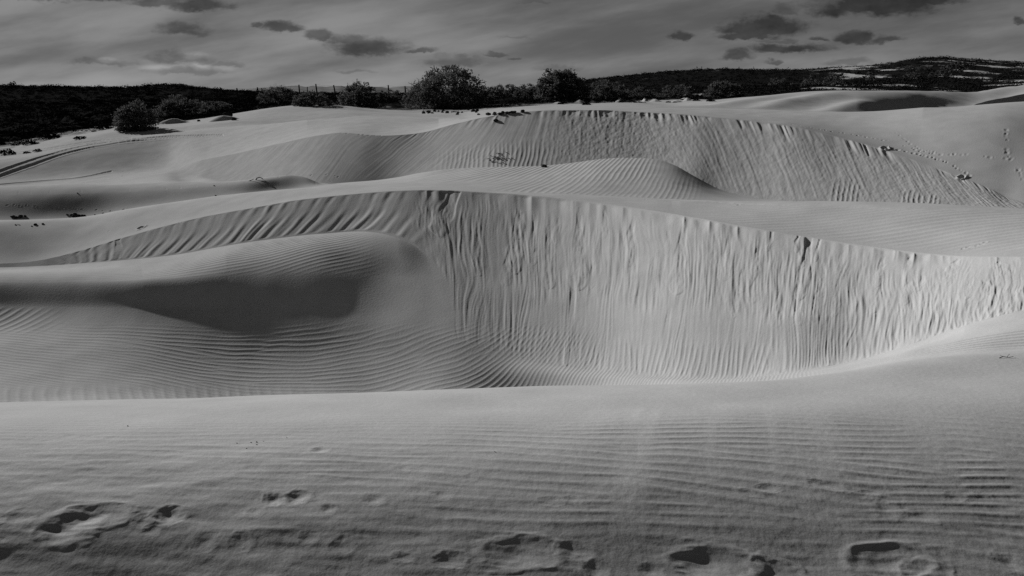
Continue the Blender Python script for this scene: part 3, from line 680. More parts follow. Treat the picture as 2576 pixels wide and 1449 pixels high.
def thin_leaf(m):                           # thin leaves let part of the light through
    nt = m.node_tree; b = nt.nodes['Principled BSDF']; out = nt.nodes['Material Output']
    tr = nt.nodes.new('ShaderNodeBsdfTranslucent'); mx = nt.nodes.new('ShaderNodeMixShader'); mx.inputs[0].default_value = .32
    nt.links.new(b.inputs['Base Color'].links[0].from_socket, tr.inputs['Color'])
    nt.links.new(b.outputs[0], mx.inputs[1]); nt.links.new(tr.outputs[0], mx.inputs[2]); nt.links.new(mx.outputs[0], out.inputs['Surface'])
thin_leaf(M_LEAF)
M_TWIG = dark_mat('bare_twigs', .05, .09, 8.0)
M_BARK = dark_mat('dark_bark', .035, .07, 12.0)
M_ROCK = dark_mat('dark_basalt', .018, .05, 14.0)
M_SCRUB = dark_mat('dark_low_scrub', .008, .022, 1.2)
M_WOOD = dark_mat('weathered_fence_wood', .04, .07, 9.0)
M_WIRE = dark_mat('rusty_wire', .05, .06, 5.0)

def tube(vs, fs, pts, r0, r1, n=5):
    pts = [mathutils.Vector(p) for p in pts]
    base = len(vs)
    for i, p in enumerate(pts):
        t = i / (len(pts) - 1)
        d = (pts[min(i + 1, len(pts) - 1)] - pts[max(i - 1, 0)]).normalized()
        a = d.orthogonal().normalized(); b = d.cross(a)
        r = r0 + (r1 - r0) * t
        for k in range(n):
            q = 2 * PI * k / n
            vs.append(p + a * (r * math.cos(q)) + b * (r * math.sin(q)))
    for i in range(len(pts) - 1):
        for k in range(n):
            k2 = (k + 1) % n
            fs.append((base + i * n + k, base + i * n + k2, base + (i + 1) * n + k2, base + (i + 1) * n + k))
    fs.append(tuple(base + (len(pts) - 1) * n + k for k in range(n)))
    fs.append(tuple(base + k for k in reversed(range(n))))

def crown_dir(r):
    z = r.uniform(-.25, 1.0); q = r.uniform(0, 2 * PI); s = math.sqrt(max(0, 1 - z * z))
    return mathutils.Vector((s * math.cos(q), s * math.sin(q), z))
def plant(name, label, cat, u, v, wpx, hpx, seed, clumps=60, leaves=45, twigs=60, flat_=.55, skirt=.1, lean=0., leaf=.035, group=None, r0n='far_sand', push=0., density=1.0, limbs=7, spiky=.5):
    """a desert tree or bush: several limbs from one foot, a broken dome of leaf clumps, twigs standing out of it"""
    r = random.Random(seed)
    x, y, z = spot(u, v, r0n)
    W_ = wpx / F * y * .5 / .98; H_ = hpx / F * y
    root = thing(name, label, cat, (x, y, z - .04), group)
    vs, fs = [], []
    tips = []
    for i in range(limbs):
        q = 2 * PI * (i + r.uniform(-.3, .3)) / limbs; ou = r.uniform(.35, .8)
        p0 = mathutils.Vector((r.uniform(-.04, .04) * W_, r.uniform(-.04, .04) * W_, -.08))
        p3 = mathutils.Vector((math.cos(q) * W_ * ou + lean * W_, math.sin(q) * W_ * ou, H_ * r.uniform(.4, .8)))
        p1 = p0 + mathutils.Vector((math.cos(q) * W_ * .12, math.sin(q) * W_ * .12, H_ * .22))
        p2 = (p1 + p3) * .5 + mathutils.Vector((r.uniform(-.06, .06) * W_, r.uniform(-.06, .06) * W_, H_ * .08))
        tube(vs, fs, [p0, p1, p2, p3], .035 * H_, .012 * H_)
        for k in range(4):
            st = p2.lerp(p3, r.uniform(0, 1))
            en = st + mathutils.Vector((r.uniform(-.3, .3) * W_ + math.cos(q) * W_ * .2, r.uniform(-.3, .3) * W_ + math.sin(q) * W_ * .2, r.uniform(.05, .3) * H_))
            tube(vs, fs, [st, (st + en) * .5 + mathutils.Vector((0, 0, .03 * H_)), en], .014 * H_, .005 * H_, 4)
    mesh_obj('trunk', vs, fs, M_BARK, root, True)
    vs, fs = [], []
    lf = leaf * H_
    lobes = [(crown_dir(r), r.uniform(.12, .3)) for _ in range(9)]
    def radius(d):
        k = 0.86
        for ld, a in lobes:
            k += a * max(0, d.dot(ld) - .72) * 2.2
        return min(k, 1.06)
    for i in range(clumps):
        d = crown_dir(r)
        inner = r.random() < .35
        rad = radius(d) * (r.uniform(.35, .75) if inner else r.uniform(.80, 1.0))
        zz = skirt + (1 - skirt) * max(0, (d.z + .25) / 1.25) if True else 0
        hor = math.hypot(d.x, d.y)
        c = mathutils.Vector((d.x * W_ * rad + lean * W_ * (d.z + .2), d.y * W_ * rad, (skirt + (1 - skirt) * (flat_ * max(d.z, -.15) + (1 - flat_) * max(d.z, 0) ** .6)) * H_ * (rad if d.z > 0 else 1)))
        c.z = max(c.z, .04 * H_)
        cr = r.uniform(.09, .17) * (W_ + H_) * .5
        out = mathutils.Vector((d.x, d.y, max(d.z, 0) * .6 + .25)).normalized()
        for k in range(int(leaves * density * r.uniform(.6, 1.3))):
            g = mathutils.Vector((r.gauss(0, .5), r.gauss(0, .5), r.gauss(0, .30)))
            p = c + g * cr
            if p.z < .01: p.z = r.uniform(.01, .06) * H_
            n = (out * spiky + mathutils.Vector((r.gauss(0, .6), r.gauss(0, .6), r.gauss(0, .5)))).normalized()
            a = n.orthogonal().normalized()
            a = (a * math.cos(k) + n.cross(a) * math.sin(k)) * lf * r.uniform(.22, .45)
            t = n * lf * r.uniform(.7, 1.6)
            b = len(vs); vs += [p - a, p + a, p + t * .6 + a * .8, p + t, p + t * .55 - a * .9]; fs.append((b, b + 1, b + 2, b + 3, b + 4))
    nl = len(fs)
    if twigs:
        for i in range(twigs):
            d = crown_dir(r); d.z = abs(d.z)
            rad = radius(d)
            p = mathutils.Vector((d.x * W_ * rad * .8, d.y * W_ * rad * .8, (skirt + (1 - skirt) * d.z * .85) * H_))
            n = (d + mathutils.Vector((r.gauss(0, .3), r.gauss(0, .3), r.uniform(.1, .7)))).normalized()
            ln = r.uniform(.12, .3) * H_ * (1 if not cat == 'tree' else .55)
            e_ = p + n * ln
            tube(vs, fs, [p, (p + e_) * .5 + mathutils.Vector((r.gauss(0, .02), r.gauss(0, .02), 0)) * H_, e_], .006 * H_, .002 * H_, 3)
    cr_ = mesh_obj('crown', vs, fs, M_LEAF, root)
    cr_.data.materials.append(M_TWIG)
    for p in cr_.data.polygons[nl:]: p.material_index = 1
    return root

plant('acacia_tree', 'large dark acacia with dome crown, tallest tree on the skyline', 'tree', 1128, 272, 206, 93, 11, clumps=330, leaves=60, twigs=110, flat_=.6, skirt=.03, leaf=.042, r0n='back_floor', limbs=9)
plant('acacia_tree', 'second largest dark acacia, domed, in front of where the right hill begins', 'tree', 1412, 256, 128, 82, 12, clumps=220, leaves=55, twigs=60, leaf=.05, r0n='back_floor')
plant('thorn_tree', 'low flat-topped thorn tree just right of the largest acacia, beyond the small dark-faced dune', 'tree', 1268, 248, 88, 34, 13, clumps=100, leaves=45, twigs=40, flat_=.8, leaf=.08)
plant('thorn_tree', 'low ragged thorn tree touching the left side of the second acacia', 'tree', 1338, 251, 88, 36, 14, clumps=100, leaves=45, twigs=40, flat_=.75, leaf=.08)
plant('thorn_tree', 'broad dull thorn tree against the dark hill, right beside the second acacia', 'tree', 1520, 251, 118, 46, 15, clumps=130, leaves=45, twigs=50, leaf=.07)
plant('thorn_bush', 'wide dark thorn bush at the foot of the hill where the far right dune starts', 'bush', 1815, 246, 92, 40, 16, clumps=120, leaves=45, twigs=40, leaf=.08)
plant('thorn_bush', 'low dark thorn bush left of the one where the far right dune starts', 'bush', 1700, 246, 100, 32, 17, clumps=100, leaves=45, twigs=30, leaf=.08)
plant('thorn_bush', 'dense low thorn bush in the middle of the hill foot, between two sand-streaked gaps', 'bush', 1610, 245, 84, 26, 18, clumps=50, leaves=40, twigs=30, leaf=.09)
plant('twiggy_bush', 'bush with tall bare twigs sticking up above the fence line', 'bush', 703, 262, 98, 46, 19, clumps=120, leaves=45, twigs=170, flat_=.5, leaf=.06, r0n='far_sand')
plant('thorn_bush', 'low rounded bush between the twiggy bush and the fan-shaped bush', 'bush', 787, 267, 98, 36, 20, clumps=120, leaves=45, twigs=50, leaf=.08, r0n='back_floor')
plant('thorn_bush', 'fan-shaped dark bush rising over the fence, left of the largest acacia', 'bush', 902, 268, 94, 60, 21, clumps=120, leaves=50, twigs=110, leaf=.06, r0n='back_floor')
plant('thorn_bush', 'faint low bush under the fence, between the fan-shaped bush and the largest acacia', 'bush', 982, 250, 76, 23, 22, clumps=40, leaves=40, twigs=40, leaf=.1)
plant('thorn_bush', 'broad leafy bush where the sand meets the dark land on the left', 'bush', 455, 292, 120, 48, 23, clumps=180, leaves=50, twigs=60, leaf=.06, r0n='back_floor')
plant('thorn_bush', 'low dark bush joined to the right side of the broad leafy bush', 'bush', 545, 280, 78, 26, 24, clumps=100, leaves=45, twigs=50, leaf=.08, r0n='back_floor')
plant('thorn_bush', 'rounded bush standing alone on the sand on the left, nearest of the bushes', 'bush', 341, 331, 100, 66, 25, clumps=220, leaves=55, twigs=70, leaf=.05, r0n='back_floor')
hill_bush = [(2189, 203, 28, 19, 'upright dark bush on the sand-streaked hillside, left of the other hillside bushes'), (2296, 201, 44, 20, 'lowest and widest of the dark bushes under the hilltop'),
             (2407, 181, 50, 27, 'largest dark bush, just below the hilltop'), (2373, 190, 46, 20, 'dark bush leaning against the lower left of the largest hilltop bush'),
             (2343, 197, 22, 14, 'small round bush between the widest bush and the hilltop bushes'), (2286, 178, 32, 14, 'dark bush on the hillside near the ridge line, directly over the widest one'),
             (2322, 177, 40, 13, 'flat dark bush near the ridge, left of the hilltop'), (2095, 214, 60, 28, 'broad dark bush low on the hill behind the far right dune'), (2044, 217, 54, 22, 'dark bush touching the left of the broad one low on the hill'),
             (1960, 214, 60, 20, 'dim wide bush in the dark part of the hillside'), (2566, 181, 26, 14, 'dark bush at the right edge of the picture on the hillside'), (2150, 186, 22, 9, 'tiny bush near the ridge above the upright hillside bush')]
for i, (u, v, w_, h_, lb) in enumerate(hill_bush):
    plant('hillside_bush', lb, 'bush', u, v, w_, h_, 60 + i, clumps=34, leaves=26, twigs=0, leaf=.13, r0n='h4', skirt=.05, limbs=4, group='bushes on the right hillside')
plant('horizon_tree', 'tiny lone tree on the left skyline with a clear trunk', 'tree', 33, 219, 14, 13, 90, clumps=26, leaves=18, twigs=0, flat_=.5, skirt=.45, leaf=.14, r0n='scrub_mid', limbs=3)
plant('horizon_tree', 'tiny low tree at the left end of the skyline', 'tree', 11, 218, 13, 6, 91, clumps=18, leaves=18, twigs=0, skirt=.2, leaf=.2, r0n='scrub_mid', limbs=3)
plant('horizon_tree', 'faint leafless tree on the skyline where the left mesa starts', 'tree', 362, 219, 8, 9, 92, clumps=12, leaves=14, twigs=20, skirt=.4, leaf=.16, r0n='scrub_mid', limbs=3)

# a wire fence across the plain
posts = [(485, 226.7, 490, 247.5), (545, 225, 548.5, 245.8), (597, 221.5, 598, 244), (648.7, 219.7, 653.6, 246), (753.4, 213, 754, 240), (774, 218, 774, 240), (796, 211, 798.5, 240), (840.7, 214, 846.8, 239),
         (891.3, 214.7, 892, 239), (931.5, 219, 933.5, 238.5), (977.5, 214, 978, 238.5), (1019.5, 216.5, 1022, 238.5), (1057.7, 219, 1058, 239), (1212, 225, 1212, 243)]
fx, fy, fz = 0, 0, 0
fence = None
tops = []
for i, (ut, vt, ub, vb) in enumerate(posts):
    yv = 104 + (ub - 485) * .006
    xb = float(a_of(ub, 240)) * yv
    c = int(np.searchsorted(A, xb / yv)); rws = np.nonzero(Y[:, c] <= yv)[0][-1]
    zb = float(Zf[rws, c])
    hgt = max((HC - yv * float(T_of(vt))) - zb, .9)
    if fence is None:
        fence = thing('wire_fence', 'old wire fence with thin leaning posts crossing the plain before the far hills', 'fence', (xb, yv, zb)); fx, fy, fz = xb, yv, zb
    lean_ = (ut - ub) / F * yv
    vs, fs = [], []
    b0 = mathutils.Vector((xb - fx, yv - fy, zb - fz - .2)); t0 = mathutils.Vector((xb - fx + lean_, yv - fy + .03, zb - fz + hgt))
    mid_ = (b0 + t0) * .5 + mathutils.Vector((.02 * math.sin(i * 3.3), 0, 0))
    tube(vs, fs, [b0, mid_, t0], .12 if i != 5 else .075, .09 if i != 5 else .06, 6)
    mesh_obj('post', vs, fs, M_WOOD, fence)
    tops.append((b0, t0))
vs, fs = [], []
for h in (.45, .72, .95):
    for i in range(len(tops) - 1):
        p = tops[i][0].lerp(tops[i][1], h); q = tops[i + 1][0].lerp(tops[i + 1][1], h)
        m_ = (p + q) * .5 - mathutils.Vector((0, 0, .04))
        tube(vs, fs, [p, m_, q], .010, .010, 3)
mesh_obj('wire', vs, fs, M_WIRE, fence)

# rocks, stones and pieces of wood
def rock_mesh(seed, flat_=.6):
    bm = bmesh.new()
    bmesh.ops.create_icosphere(bm, subdivisions=3, radius=1)
    r = random.Random(seed); ox = r.uniform(0, 90)
    for v_ in bm.verts:
        d = v_.co.normalized()
        k = 1 + .30 * mathutils.noise.noise(d * 1.6 + mathutils.Vector((ox, 0, 0))) + .16 * mathutils.noise.noise(d * 4 + mathutils.Vector((0, ox, 0)))
        k = min(k, 1.12)
        v_.co = mathutils.Vector((d.x * k, d.y * k * .8, d.z * k * flat_))
    me = bpy.data.meshes.new('rock'); bm.to_mesh(me); bm.free()
    me.materials.append(M_ROCK)
    return me
rock_protos = [rock_mesh(i) for i in range(6)]
def rock(u, v, wpx, r0n, label, group=None, seed=0, name='rock', sink=.25, tall=1., cat='rock'):
    r = random.Random(seed)
    x, y, z = spot(u, v, r0n)
    k = wpx / F * y * .5
    o = bpy.data.objects.new(name, rock_protos[seed % 6]); C.objects.link(o)
    o.location = (x, y, z + k * .6 * tall * (1 - 2 * sink)); o.scale = (k, k, k * tall)
    o.rotation_euler = (r.uniform(-.25, .25), r.uniform(-.25, .25), r.uniform(0, 6.28))
    return tag(o, label, cat, group)
def heap(cu, cv, wpx, hpx, n, r0n, label, group, seed):
    r = random.Random(seed)
    for i in range(n):
        q = r.uniform(-1, 1)
        rock(cu + q * wpx * .5, cv + r.uniform(-.3, .5) * hpx * .5 , r.uniform(.16, .34) * wpx * (1.1 - .5 * abs(q)) , r0n, label, group, seed * 31 + i, tall=r.uniform(.8, 1.2))
heap(51, 547, 44, 8, 9, 'hollow', 'dark rock in the left-edge heap in the hollow behind the main dune', 'rocks of the left heap in the hollow', 1)
heap(191, 543, 46, 8, 9, 'hollow', 'dark rock in the right-hand heap in the hollow behind the main dune', 'rocks of the right heap in the hollow', 2)
heap(43, 567, 16, 4, 4, 'main_crest', 'dark rock in the small pile just in front of the left-edge heap', 'rocks of the small front pile', 3)
rock(89, 567, 9, 'main_crest', 'dark low stone on the bright sand, middle one in front of the two rock heaps', None, 41)
rock(108, 565, 7, 'main_crest', 'small dark stone on the bright sand, right of the middle low stone', None, 42)
rock(80, 570, 4, 'main_crest', 'tiny dark stone between the small front pile and the middle low stone', None, 43)
rock(1368, 421, 16, 'hollow', 'dark oval stone lying on the rippled sand under the upper slip face', None, 44)
rock(1246, 306, 13, 'upper_base', 'dark stone stuck in the upper slip face just under its crest', None, 45)
rock(572, 300, 26, 'upper_crest', 'dark rock lump on the sand mound right of the lone rounded bush', None, 46, tall=1.0)
rock(588, 303, 14, 'upper_crest', 'low dark rock trailing to the right of the lump on the sand mound', None, 47)
rock(500, 305, 9, 'upper_crest', 'small dark rock between the lone rounded bush and the rock lump', None, 48)
for i, (u, v, w_) in enumerate([(196, 505, 4), (541, 495, 4), (240, 557, 4), (543, 512, 5), (258, 538, 5)]):
    rock(u, v, w_, 'left_ridge' if v < 510 else 'hollow', 'single small dark pebble dotting the grey hollow sand on the left', 'pebbles in the left hollow', 70 + i, name='pebble', cat='pebble')
for i, (u, v, w_) in enumerate([(595, 1115, 3), (630, 1114, 3.5), (645, 1113, 4), (646, 1119, 3.5), (620, 1129, 3), (320, 1073, 4), (1243, 1139, 3), (720, 1103, 2.5), (663, 1111, 2.5)]):
    rock(u, v, w_, 'k3', 'tiny dark pebble lying on the near rippled sand', 'pebbles on the near sand', 90 + i, name='pebble', sink=.1, cat='pebble')
def stick(name, label, cat, u, v, pts_px, r0n, rad_px, side=()):
    x, y, z = spot(u, v, r0n)
    k = y / F
    root_v, root_f = [], []
    tube(root_v, root_f, [(px * k, py * k, pz * k) for px, py, pz in pts_px], rad_px * k, rad_px * k * .5, 6)
    for sp in side: tube(root_v, root_f, [(px * k, py * k, pz * k) for px, py, pz in sp], rad_px * k * .6, rad_px * k * .3, 5)
    o = mesh_obj(name, root_v, root_f, M_BARK, None, True); o.location = (x, y, z)
    return tag(o, label, cat)
stick('dry_twig', 'thin forked dry twig lying on the bright right-hand sand crest', 'twig', 2530, 902, [(-18, 0, 0), (-6, 4, 3), (6, -2, 2), (20, 2, 4)], 'k4', 1.1, [[(2, 0, 3), (8, 3, 9), (11, 3, 10)], [(-8, 3, 3), (-14, 6, 6)]])
stick('driftwood', 'arched dark branch half buried at the foot of the left upper slip face', 'branch', 651, 453, [(-9, 0, -2), (-5, 0, 4), (2, 2, 6), (9, 0, 3), (11, 0, -1)], 'left_ridge', 1.6)
stick('driftwood', 'short straight dark stick left of the arched branch', 'branch', 632, 456, [(-7, 0, -1), (0, 0, 2), (7, 0, 5)], 'left_ridge', 1.1)
r = random.Random(5)
for i in range(34):
    u = 1250 + r.gauss(0, 14); v = 401 + r.gauss(0, 7)
    x, y, z = spot(u, v, 'upper_base'); k = y / F
    a_ = r.uniform(0, 6.28); ln = r.uniform(1.5, 4)
    vs, fs = [], []
    tube(vs, fs, [(-ln * k * math.cos(a_), -ln * k * math.sin(a_), 0), (0, 0, 1.2 * k), (ln * k * math.cos(a_), ln * k * math.sin(a_), r.uniform(0, 3) * k)], .9 * k, .5 * k, 5)
    o = mesh_obj('plant_debris', vs, fs, M_BARK, None); o.location = (x, y, z + .01)
    tag(o, 'scrap of dark plant debris in the patch on the middle of the upper slip face', 'debris', 'debris on the upper slip face')

# low dark shrubs that stand one by one along the edge of the sand
def tuft_mesh(name, seed, n=70, wide=1.0):
    r = random.Random(seed); vs, fs = [], []
    for i in range(n):
        q = r.uniform(0, 2 * PI); rad = math.sqrt(r.random()) * wide
        p = mathutils.Vector((math.cos(q) * rad, math.sin(q) * rad, max(0, (1 - (rad / wide) ** 2)) ** .6 * r.uniform(.15, .8)))
        nn = mathutils.Vector((r.gauss(0, .6) + math.cos(q) * .4, r.gauss(0, .6) + math.sin(q) * .4, abs(r.gauss(.5, .4)))).normalized()
        a = nn.orthogonal().normalized(); a = (a * math.cos(i) + nn.cross(a) * math.sin(i)) * r.uniform(.06, .13)
        t = nn * r.uniform(.18, .38)
        b = len(vs); vs += [p - a, p + a, p + t * .6 + a * .9, p + t, p + t * .5 - a]; fs.append((b, b + 1, b + 2, b + 3, b + 4))
    me = bpy.data.meshes.new(name); me.from_pydata([tuple(v_) for v_ in vs], [], fs); me.materials.append(M_SCRUB)
    return me
shrubs = [tuft_mesh('low_shrub', i, 150) for i in range(6)]
def shrub(u, v, wpx, r0n, label, group, seed):
    r = random.Random(seed)
    x, y, z = spot(u, v, r0n); k = wpx / F * y * .5
    o = bpy.data.objects.new('low_shrub', shrubs[seed % 6]); C.objects.link(o)
    o.location = (x, y, z - .08 * k); o.scale = (k, k * r.uniform(.7, 1.1), k * r.uniform(.55, .85)); o.rotation_euler = (0, 0, r.uniform(0, 6.28))
    return tag(o, label, 'shrub', group)
r = random.Random(17)
lone = [(17, 388, 38), (33, 364, 12), (68, 386, 18), (75, 362, 40), (92, 362, 20), (130, 346, 42), (95, 382, 20), (203, 349, 32), (222, 324, 28), (262, 323, 40), (235, 329, 14), (130, 394, 5)]
for i, (u, v, w_) in enumerate(lone): shrub(u, v, w_, 'upper_back', 'dark cushion shrub on open sand below the dark land on the left', 'shrubs on the open sand at left', i)
for i in range(80):
    u = r.uniform(-20, 420); v = 366 - .19 * u - abs(r.gauss(0, 1)) * 26
    shrub(u, v, r.uniform(10, 30), 'back_floor', 'low dark shrub among many where sand gives way to the dark left land', 'shrubs along the left sand edge', 100 + i)
for i in range(46):
    u = r.uniform(1395, 1800); v = 266 - (u - 1395) * .02 - abs(r.gauss(0, 1)) * 8
    shrub(u, v, r.uniform(9, 24), 'back_floor', 'low dark shrub on the little white sand mounds under the right hill', 'shrubs on the white mounds', 200 + i)
for i in range(34):
    u = r.uniform(560, 1070); v = 264 - r.uniform(-2, 16)
    shrub(u, v, r.uniform(8, 20), 'far_sand', 'low dark shrub on the sand patches between the fence and the dunes', 'shrubs by the fence', 300 + i)
for i in range(40):
    u = 1060 + r.random() ** .8 * 260; v = 282 - (u - 1060) * .01 + r.gauss(0, 3) + (8 if u > 1200 else 0)
    rock(u, v, r.uniform(5, 13), 'upper_back' if u < 1200 else 'upper_crest', 'dark stone among the rubble strewn below the largest acacia', 'rubble below the largest acacia', 400 + i, sink=.2)

# the mass of scrub on the plain and the hill that nobody could count
def scrub_mass():
    r = np.random.default_rng(4)
    base = [np.array([v_.co[:] for v_ in m_.vertices], np.float32) for m_ in shrubs]
    small = []
    for i in range(6):
        m_ = tuft_mesh('tuft', 50 + i, 26); small.append((np.array([v_.co[:] for v_ in m_.vertices], np.float32), np.array([p.vertices[:] for p in m_.polygons], np.int64))); bpy.data.meshes.remove(m_)
    V, Fc, n0 = [], [], 0
    lo, hi = np.searchsorted(A, -.95), np.searchsorted(A, .95)
    r0, r1 = S0['far_sand'], S0['beyond']
    want = 20000; got = 0
    while got < want:
        c = int(r.integers(lo, hi)); rw = int(r.integers(r0, r1))
        if r.random() > (SCRUB[rw, c] - .30) * 2.2: continue
        got += 1
        y = Y[rw, c]; k = r.uniform(.16, .42) * (1 + (y - 60) / 170) * (1.7 if r.random() < .08 else 1)
        vv, ff = small[got % 6]
        q = r.uniform(0, 6.28); cq, sq = math.cos(q), math.sin(q)
        P = vv * k * np.array([1, 1, .75], np.float32)
        P = np.stack([P[:, 0] * cq - P[:, 1] * sq + X[rw, c] + r.uniform(-.5, .5) * y * step, P[:, 0] * sq + P[:, 1] * cq + y, P[:, 2] + Zf[rw, c]], 1)
        V.append(P); Fc.append(ff + n0); n0 += len(P)
    V = np.concatenate(V); Fc = np.concatenate(Fc)
    me = bpy.data.meshes.new('scrub')
    me.vertices.add(len(V)); me.vertices.foreach_set('co', V.astype(np.float32).ravel())
    me.loops.add(Fc.size); me.loops.foreach_set('vertex_index', Fc.ravel().astype(np.int32))
    me.polygons.add(len(Fc)); me.polygons.foreach_set('loop_start', np.arange(0, Fc.size, 5, dtype=np.int32)); me.polygons.foreach_set('loop_total', np.full(len(Fc), 5, np.int32))
    me.update(calc_edges=True); me.materials.append(M_SCRUB)
    o = bpy.data.objects.new('scrub', me); C.objects.link(o); o['kind'] = 'stuff'
    tag(o, 'dark low scrub covering the plain and the hillsides behind the dunes', 'scrub')
scrub_mass()

# far hills across the plain
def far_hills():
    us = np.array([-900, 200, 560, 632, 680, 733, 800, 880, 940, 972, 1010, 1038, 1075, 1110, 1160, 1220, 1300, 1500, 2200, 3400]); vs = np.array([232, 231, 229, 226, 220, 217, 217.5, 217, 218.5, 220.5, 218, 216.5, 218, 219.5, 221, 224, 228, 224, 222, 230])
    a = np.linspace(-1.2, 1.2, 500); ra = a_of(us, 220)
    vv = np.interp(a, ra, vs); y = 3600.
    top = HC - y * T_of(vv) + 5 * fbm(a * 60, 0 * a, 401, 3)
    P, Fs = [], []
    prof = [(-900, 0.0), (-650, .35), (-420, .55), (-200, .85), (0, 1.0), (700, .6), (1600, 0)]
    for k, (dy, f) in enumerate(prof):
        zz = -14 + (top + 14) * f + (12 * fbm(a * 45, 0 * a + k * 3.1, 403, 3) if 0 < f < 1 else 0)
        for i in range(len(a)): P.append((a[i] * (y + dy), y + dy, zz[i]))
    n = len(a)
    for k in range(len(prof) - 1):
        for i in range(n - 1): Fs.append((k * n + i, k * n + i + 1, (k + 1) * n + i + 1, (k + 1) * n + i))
    o = mesh_obj('far_hills', P, Fs, dark_mat('distant_rock_painted_haze', .14, .20, .004), None, True); o['kind'] = 'structure'; o['label'] = 'pale distant hills beyond the fence'  # no air between: the fading by haze is put into the paler rock colour
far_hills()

# ----------------------------------------------------------------------------- sun and sky
SUN_EL, SUN_AZ = math.radians(20), math.radians(-50)      # azimuth from +Y (straight ahead), negative = left
sd = (math.sin(SUN_AZ) * math.cos(SUN_EL), math.cos(SUN_AZ) * math.cos(SUN_EL), math.sin(SUN_EL))
sl_ = bpy.data.lights.new('sun', 'SUN'); sl_.energy = 5.0; sl_.angle = math.radians(.6); sl_.color = (1, .995, .985)
so = bpy.data.objects.new('sun', sl_); C.objects.link(so)
import mathutils
so.rotation_euler = mathutils.Vector(sd).to_track_quat('Z', 'Y').to_euler()
so.location = (-30, 20, 40)
W = bpy.data.worlds.new('World'); bpy.context.scene.world = W
W.use_nodes = True
nt = W.node_tree
bg = nt.nodes['Background']
sky = N(nt, 'ShaderNodeTexSky'); sky.sky_type = 'NISHITA'; sky.sun_disc = False
sky.sun_elevation = SUN_EL; sky.sun_rotation = SUN_AZ

def M2(op, a, b=None, c=None):
    n = nt.nodes.new('ShaderNodeMath'); n.operation = op
    for k_, v_ in enumerate((a, b, c)):
        if v_ is None: continue
        if isinstance(v_, (int, float)): n.inputs[k_].default_value = v_
        else: nt.links.new(v_, n.inputs[k_])
    return n.outputs[0]
def SM(x, lo, hi):
    n = nt.nodes.new('ShaderNodeMapRange'); n.interpolation_type = 'SMOOTHSTEP'
    nt.links.new(x, n.inputs['Value']); n.inputs['From Min'].default_value = lo; n.inputs['From Max'].default_value = hi
    return n.outputs[0]
sep = N(nt, 'ShaderNodeSeparateColor'); L(nt, sky.outputs[0], sep.inputs[0])
red = sep.outputs[0]                                      # black and white through a red filter
comp = M2('DIVIDE', red, M2('ADD', red, SKY_KNEE))        # the film's shoulder keeps the glow round the sun in range
tcw = N(nt, 'ShaderNodeTexCoord'); sx = N(nt, 'ShaderNodeSeparateXYZ'); L(nt, tcw.outputs['Generated'], sx.inputs[0])
yy = M2('MAXIMUM', sx.outputs[1], .05)
gx = M2('DIVIDE', sx.outputs[0], yy); gz = M2('DIVIDE', sx.outputs[2], yy)
def vec(a, b, ca=1., cb_=1., off=0.):
    n = nt.nodes.new('ShaderNodeCombineXYZ')
    nt.links.new(M2('MULTIPLY', a, ca), n.inputs[0]); nt.links.new(M2('MULTIPLY', b, cb_), n.inputs[1]); n.inputs[2].default_value = off
    return n.outputs[0]
def noise(v_, scale, det, rough=.6):
    n = N(nt, 'ShaderNodeTexNoise', Scale=scale, Detail=float(det), Roughness=rough); nt.links.new(v_, n.inputs['Vector'])
    return n.outputs['Fac']
wx1 = M2('SUBTRACT', noise(vec(gx, gz, 1, 1.8, 1.0), 26, 6, .62), .5)
wz1 = M2('SUBTRACT', noise(vec(gx, gz, 1, 1.8, 7.0), 26, 6, .62), .5)
edge = M2('SUBTRACT', noise(vec(gx, gz, 1, 1.7, 3.0), 34, 8, .68), .5)
edge2 = M2('SUBTRACT', noise(vec(gx, gz, 1, 1.9, 13.0), 15, 4, .55), .5)
CLOUDS = [(250, -14, 250, 30, 1), (400, 10, 90, 17, .8), (500, 16, 92, 26, 1), (40, -10, 90, 20, .6), (448, 79, 66, 23, .8), (708, 71, 56, 17, .95), (652, 66, 20, 8, .8), (800, 90, 44, 19, .9), (880, 105, 50, 20, .85),
          (930, 127, 92, 30, .95), (1045, 127, 44, 8, .8), (255, 160, 82, 15, .5), (450, 150, 84, 20, .6), (470, 182, 90, 12, .45), (575, 160, 40, 8, .4), (1138, 156, 76, 20, .6), (1150, 142, 26, 8, .5), (880, 179, 62, 8, .4), (1248, 141, 26, 6, .6),
          (1292, 152, 24, 6, .6), (1418, 174, 60, 11, .4), (1718, 90, 34, 14, .95), (1925, 74, 112, 37, 1.15), (1880, 92, 90, 16, 1.1), (1975, 30, 40, 22, .6), (2090, 30, 66, 30, 1.0), (2190, 22, 150, 36, 1.2), (2310, 4, 110, 20, 1.15), (2058, 103, 26, 9, .85),
          (2150, 97, 48, 18, .95), (2232, 100, 46, 13, .85), (1985, 125, 88, 16, 1.05), (1852, 143, 46, 17, .85), (1948, 153, 22, 7, .8), (2128, 160, 66, 13, .5), (2562, 56, 24, 14, .9), (1295, 95, 30, 6, .3), (1960, 104, 60, 8, .5), (1340, 8, 40, 7, .3)]
cover = None; light = None
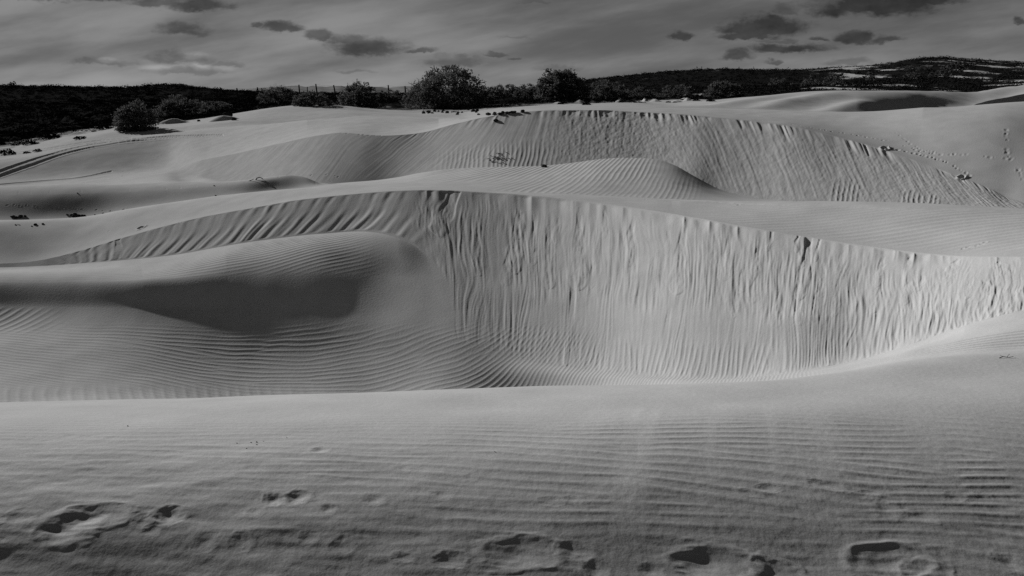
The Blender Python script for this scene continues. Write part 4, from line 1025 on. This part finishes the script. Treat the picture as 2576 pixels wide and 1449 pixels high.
for cu, cv, ru, rv, dens in CLOUDS:
    a0 = float(a_of(cu, cv)); z0 = -float(T_of(cv))
    ra = float(a_of(cu + ru, cv)) - a0; rz = float(T_of(cv + rv) - T_of(cv))
    dx = M2('DIVIDE', M2('ADD', M2('SUBTRACT', gx, a0), M2('MULTIPLY', wx1, .05)), ra)
    dz = M2('DIVIDE', M2('ADD', M2('SUBTRACT', gz, z0), M2('MULTIPLY', wz1, .022)), rz)
    below = M2('MULTIPLY', M2('LESS_THAN', dz, 0.0), .9)
    dz = M2('MULTIPLY', dz, M2('ADD', below, 1.0))        # flat undersides
    d = M2('SQRT', M2('ADD', M2('MULTIPLY', dx, dx), M2('MULTIPLY', dz, dz)))
    d = M2('ADD', d, M2('ADD', M2('MULTIPLY', edge, 1.1), M2('MULTIPLY', edge2, 1.5)))
    m_ = M2('MULTIPLY', SM(d, 1.34, .46), dens)
    cover = m_ if cover is None else M2('MAXIMUM', cover, m_)
# thin streaked high cloud
c_, s__ = math.cos(.20), math.sin(.20)
ax = M2('ADD', M2('MULTIPLY', gx, c_), M2('MULTIPLY', gz, s__)); az_ = M2('SUBTRACT', M2('MULTIPLY', gz, c_), M2('MULTIPLY', gx, s__ * .8))
veil = noise(vec(ax, az_, 1.6, 8.5, 11.0), 2.1, 7, .55)
veil2 = noise(vec(gx, gz, 1.0, 7.0, 15.0), 1.5, 4, .5)
veil = M2('ADD', M2('MULTIPLY', veil, .65), M2('MULTIPLY', veil2, .35))
veil = SM(veil, .36, .66)
base = M2('MULTIPLY', comp, M2('ADD', M2('MULTIPLY', veil, .80), .58))
base = M2('MULTIPLY', base, M2('SUBTRACT', 1.22, M2('MULTIPLY', M2('MINIMUM', M2('MAXIMUM', gz, 0.0), .36), 2.2)))
inner_ = noise(vec(gx, gz, 1, 1.6, 5.0), 30, 6, .6)
tone = M2('ADD', M2('MULTIPLY', inner_, .50), .10)        # undersides of the clouds
thick = M2('MINIMUM', cover, 1.0)
out_ = M2('MULTIPLY', base, M2('SUBTRACT', 1.0, M2('MULTIPLY', thick, M2('SUBTRACT', 1.0, tone))))
rim = M2('MULTIPLY', M2('MULTIPLY', cover, M2('SUBTRACT', 1.0, thick)), .0)
for cu, cv, ru, rv, g_ in [(268, 152, 34, 9, .5), (485, 141, 36, 12, .5), (395, 170, 40, 8, .35), (506, 166, 22, 12, .5), (1118, 146, 44, 8, .3), (560, 172, 30, 8, .3), (905, 98, 40, 10, .25)]:
    a0 = float(a_of(cu, cv)); z0 = -float(T_of(cv)); ra = float(a_of(cu + ru, cv)) - a0; rz = float(T_of(cv + rv) - T_of(cv))
    dx = M2('DIVIDE', M2('SUBTRACT', gx, a0), ra); dz = M2('DIVIDE', M2('SUBTRACT', gz, z0), rz)
    d = M2('ADD', M2('SQRT', M2('ADD', M2('MULTIPLY', dx, dx), M2('MULTIPLY', dz, dz))), M2('ADD', M2('MULTIPLY', edge, 1.6), M2('MULTIPLY', edge2, 1.6)))
    out_ = M2('MULTIPLY', out_, M2('ADD', M2('MULTIPLY', SM(d, 1.3, .2), g_), 1.0))        # sunlit tops
cb = N(nt, 'ShaderNodeCombineColor')
for i in range(3): L(nt, M2('MULTIPLY', out_, SKY_GAIN), cb.inputs[i])
L(nt, cb.outputs[0], bg.inputs['Color'])
bg.inputs['Strength'].default_value = .1

sc = bpy.context.scene
sc.view_settings.view_transform = 'Standard'; sc.view_settings.look = 'None'
sc.view_settings.exposure = .30; sc.view_settings.gamma = 1
sc.cycles.max_bounces = 6; sc.cycles.diffuse_bounces = 3
sc.cycles.use_denoising = False
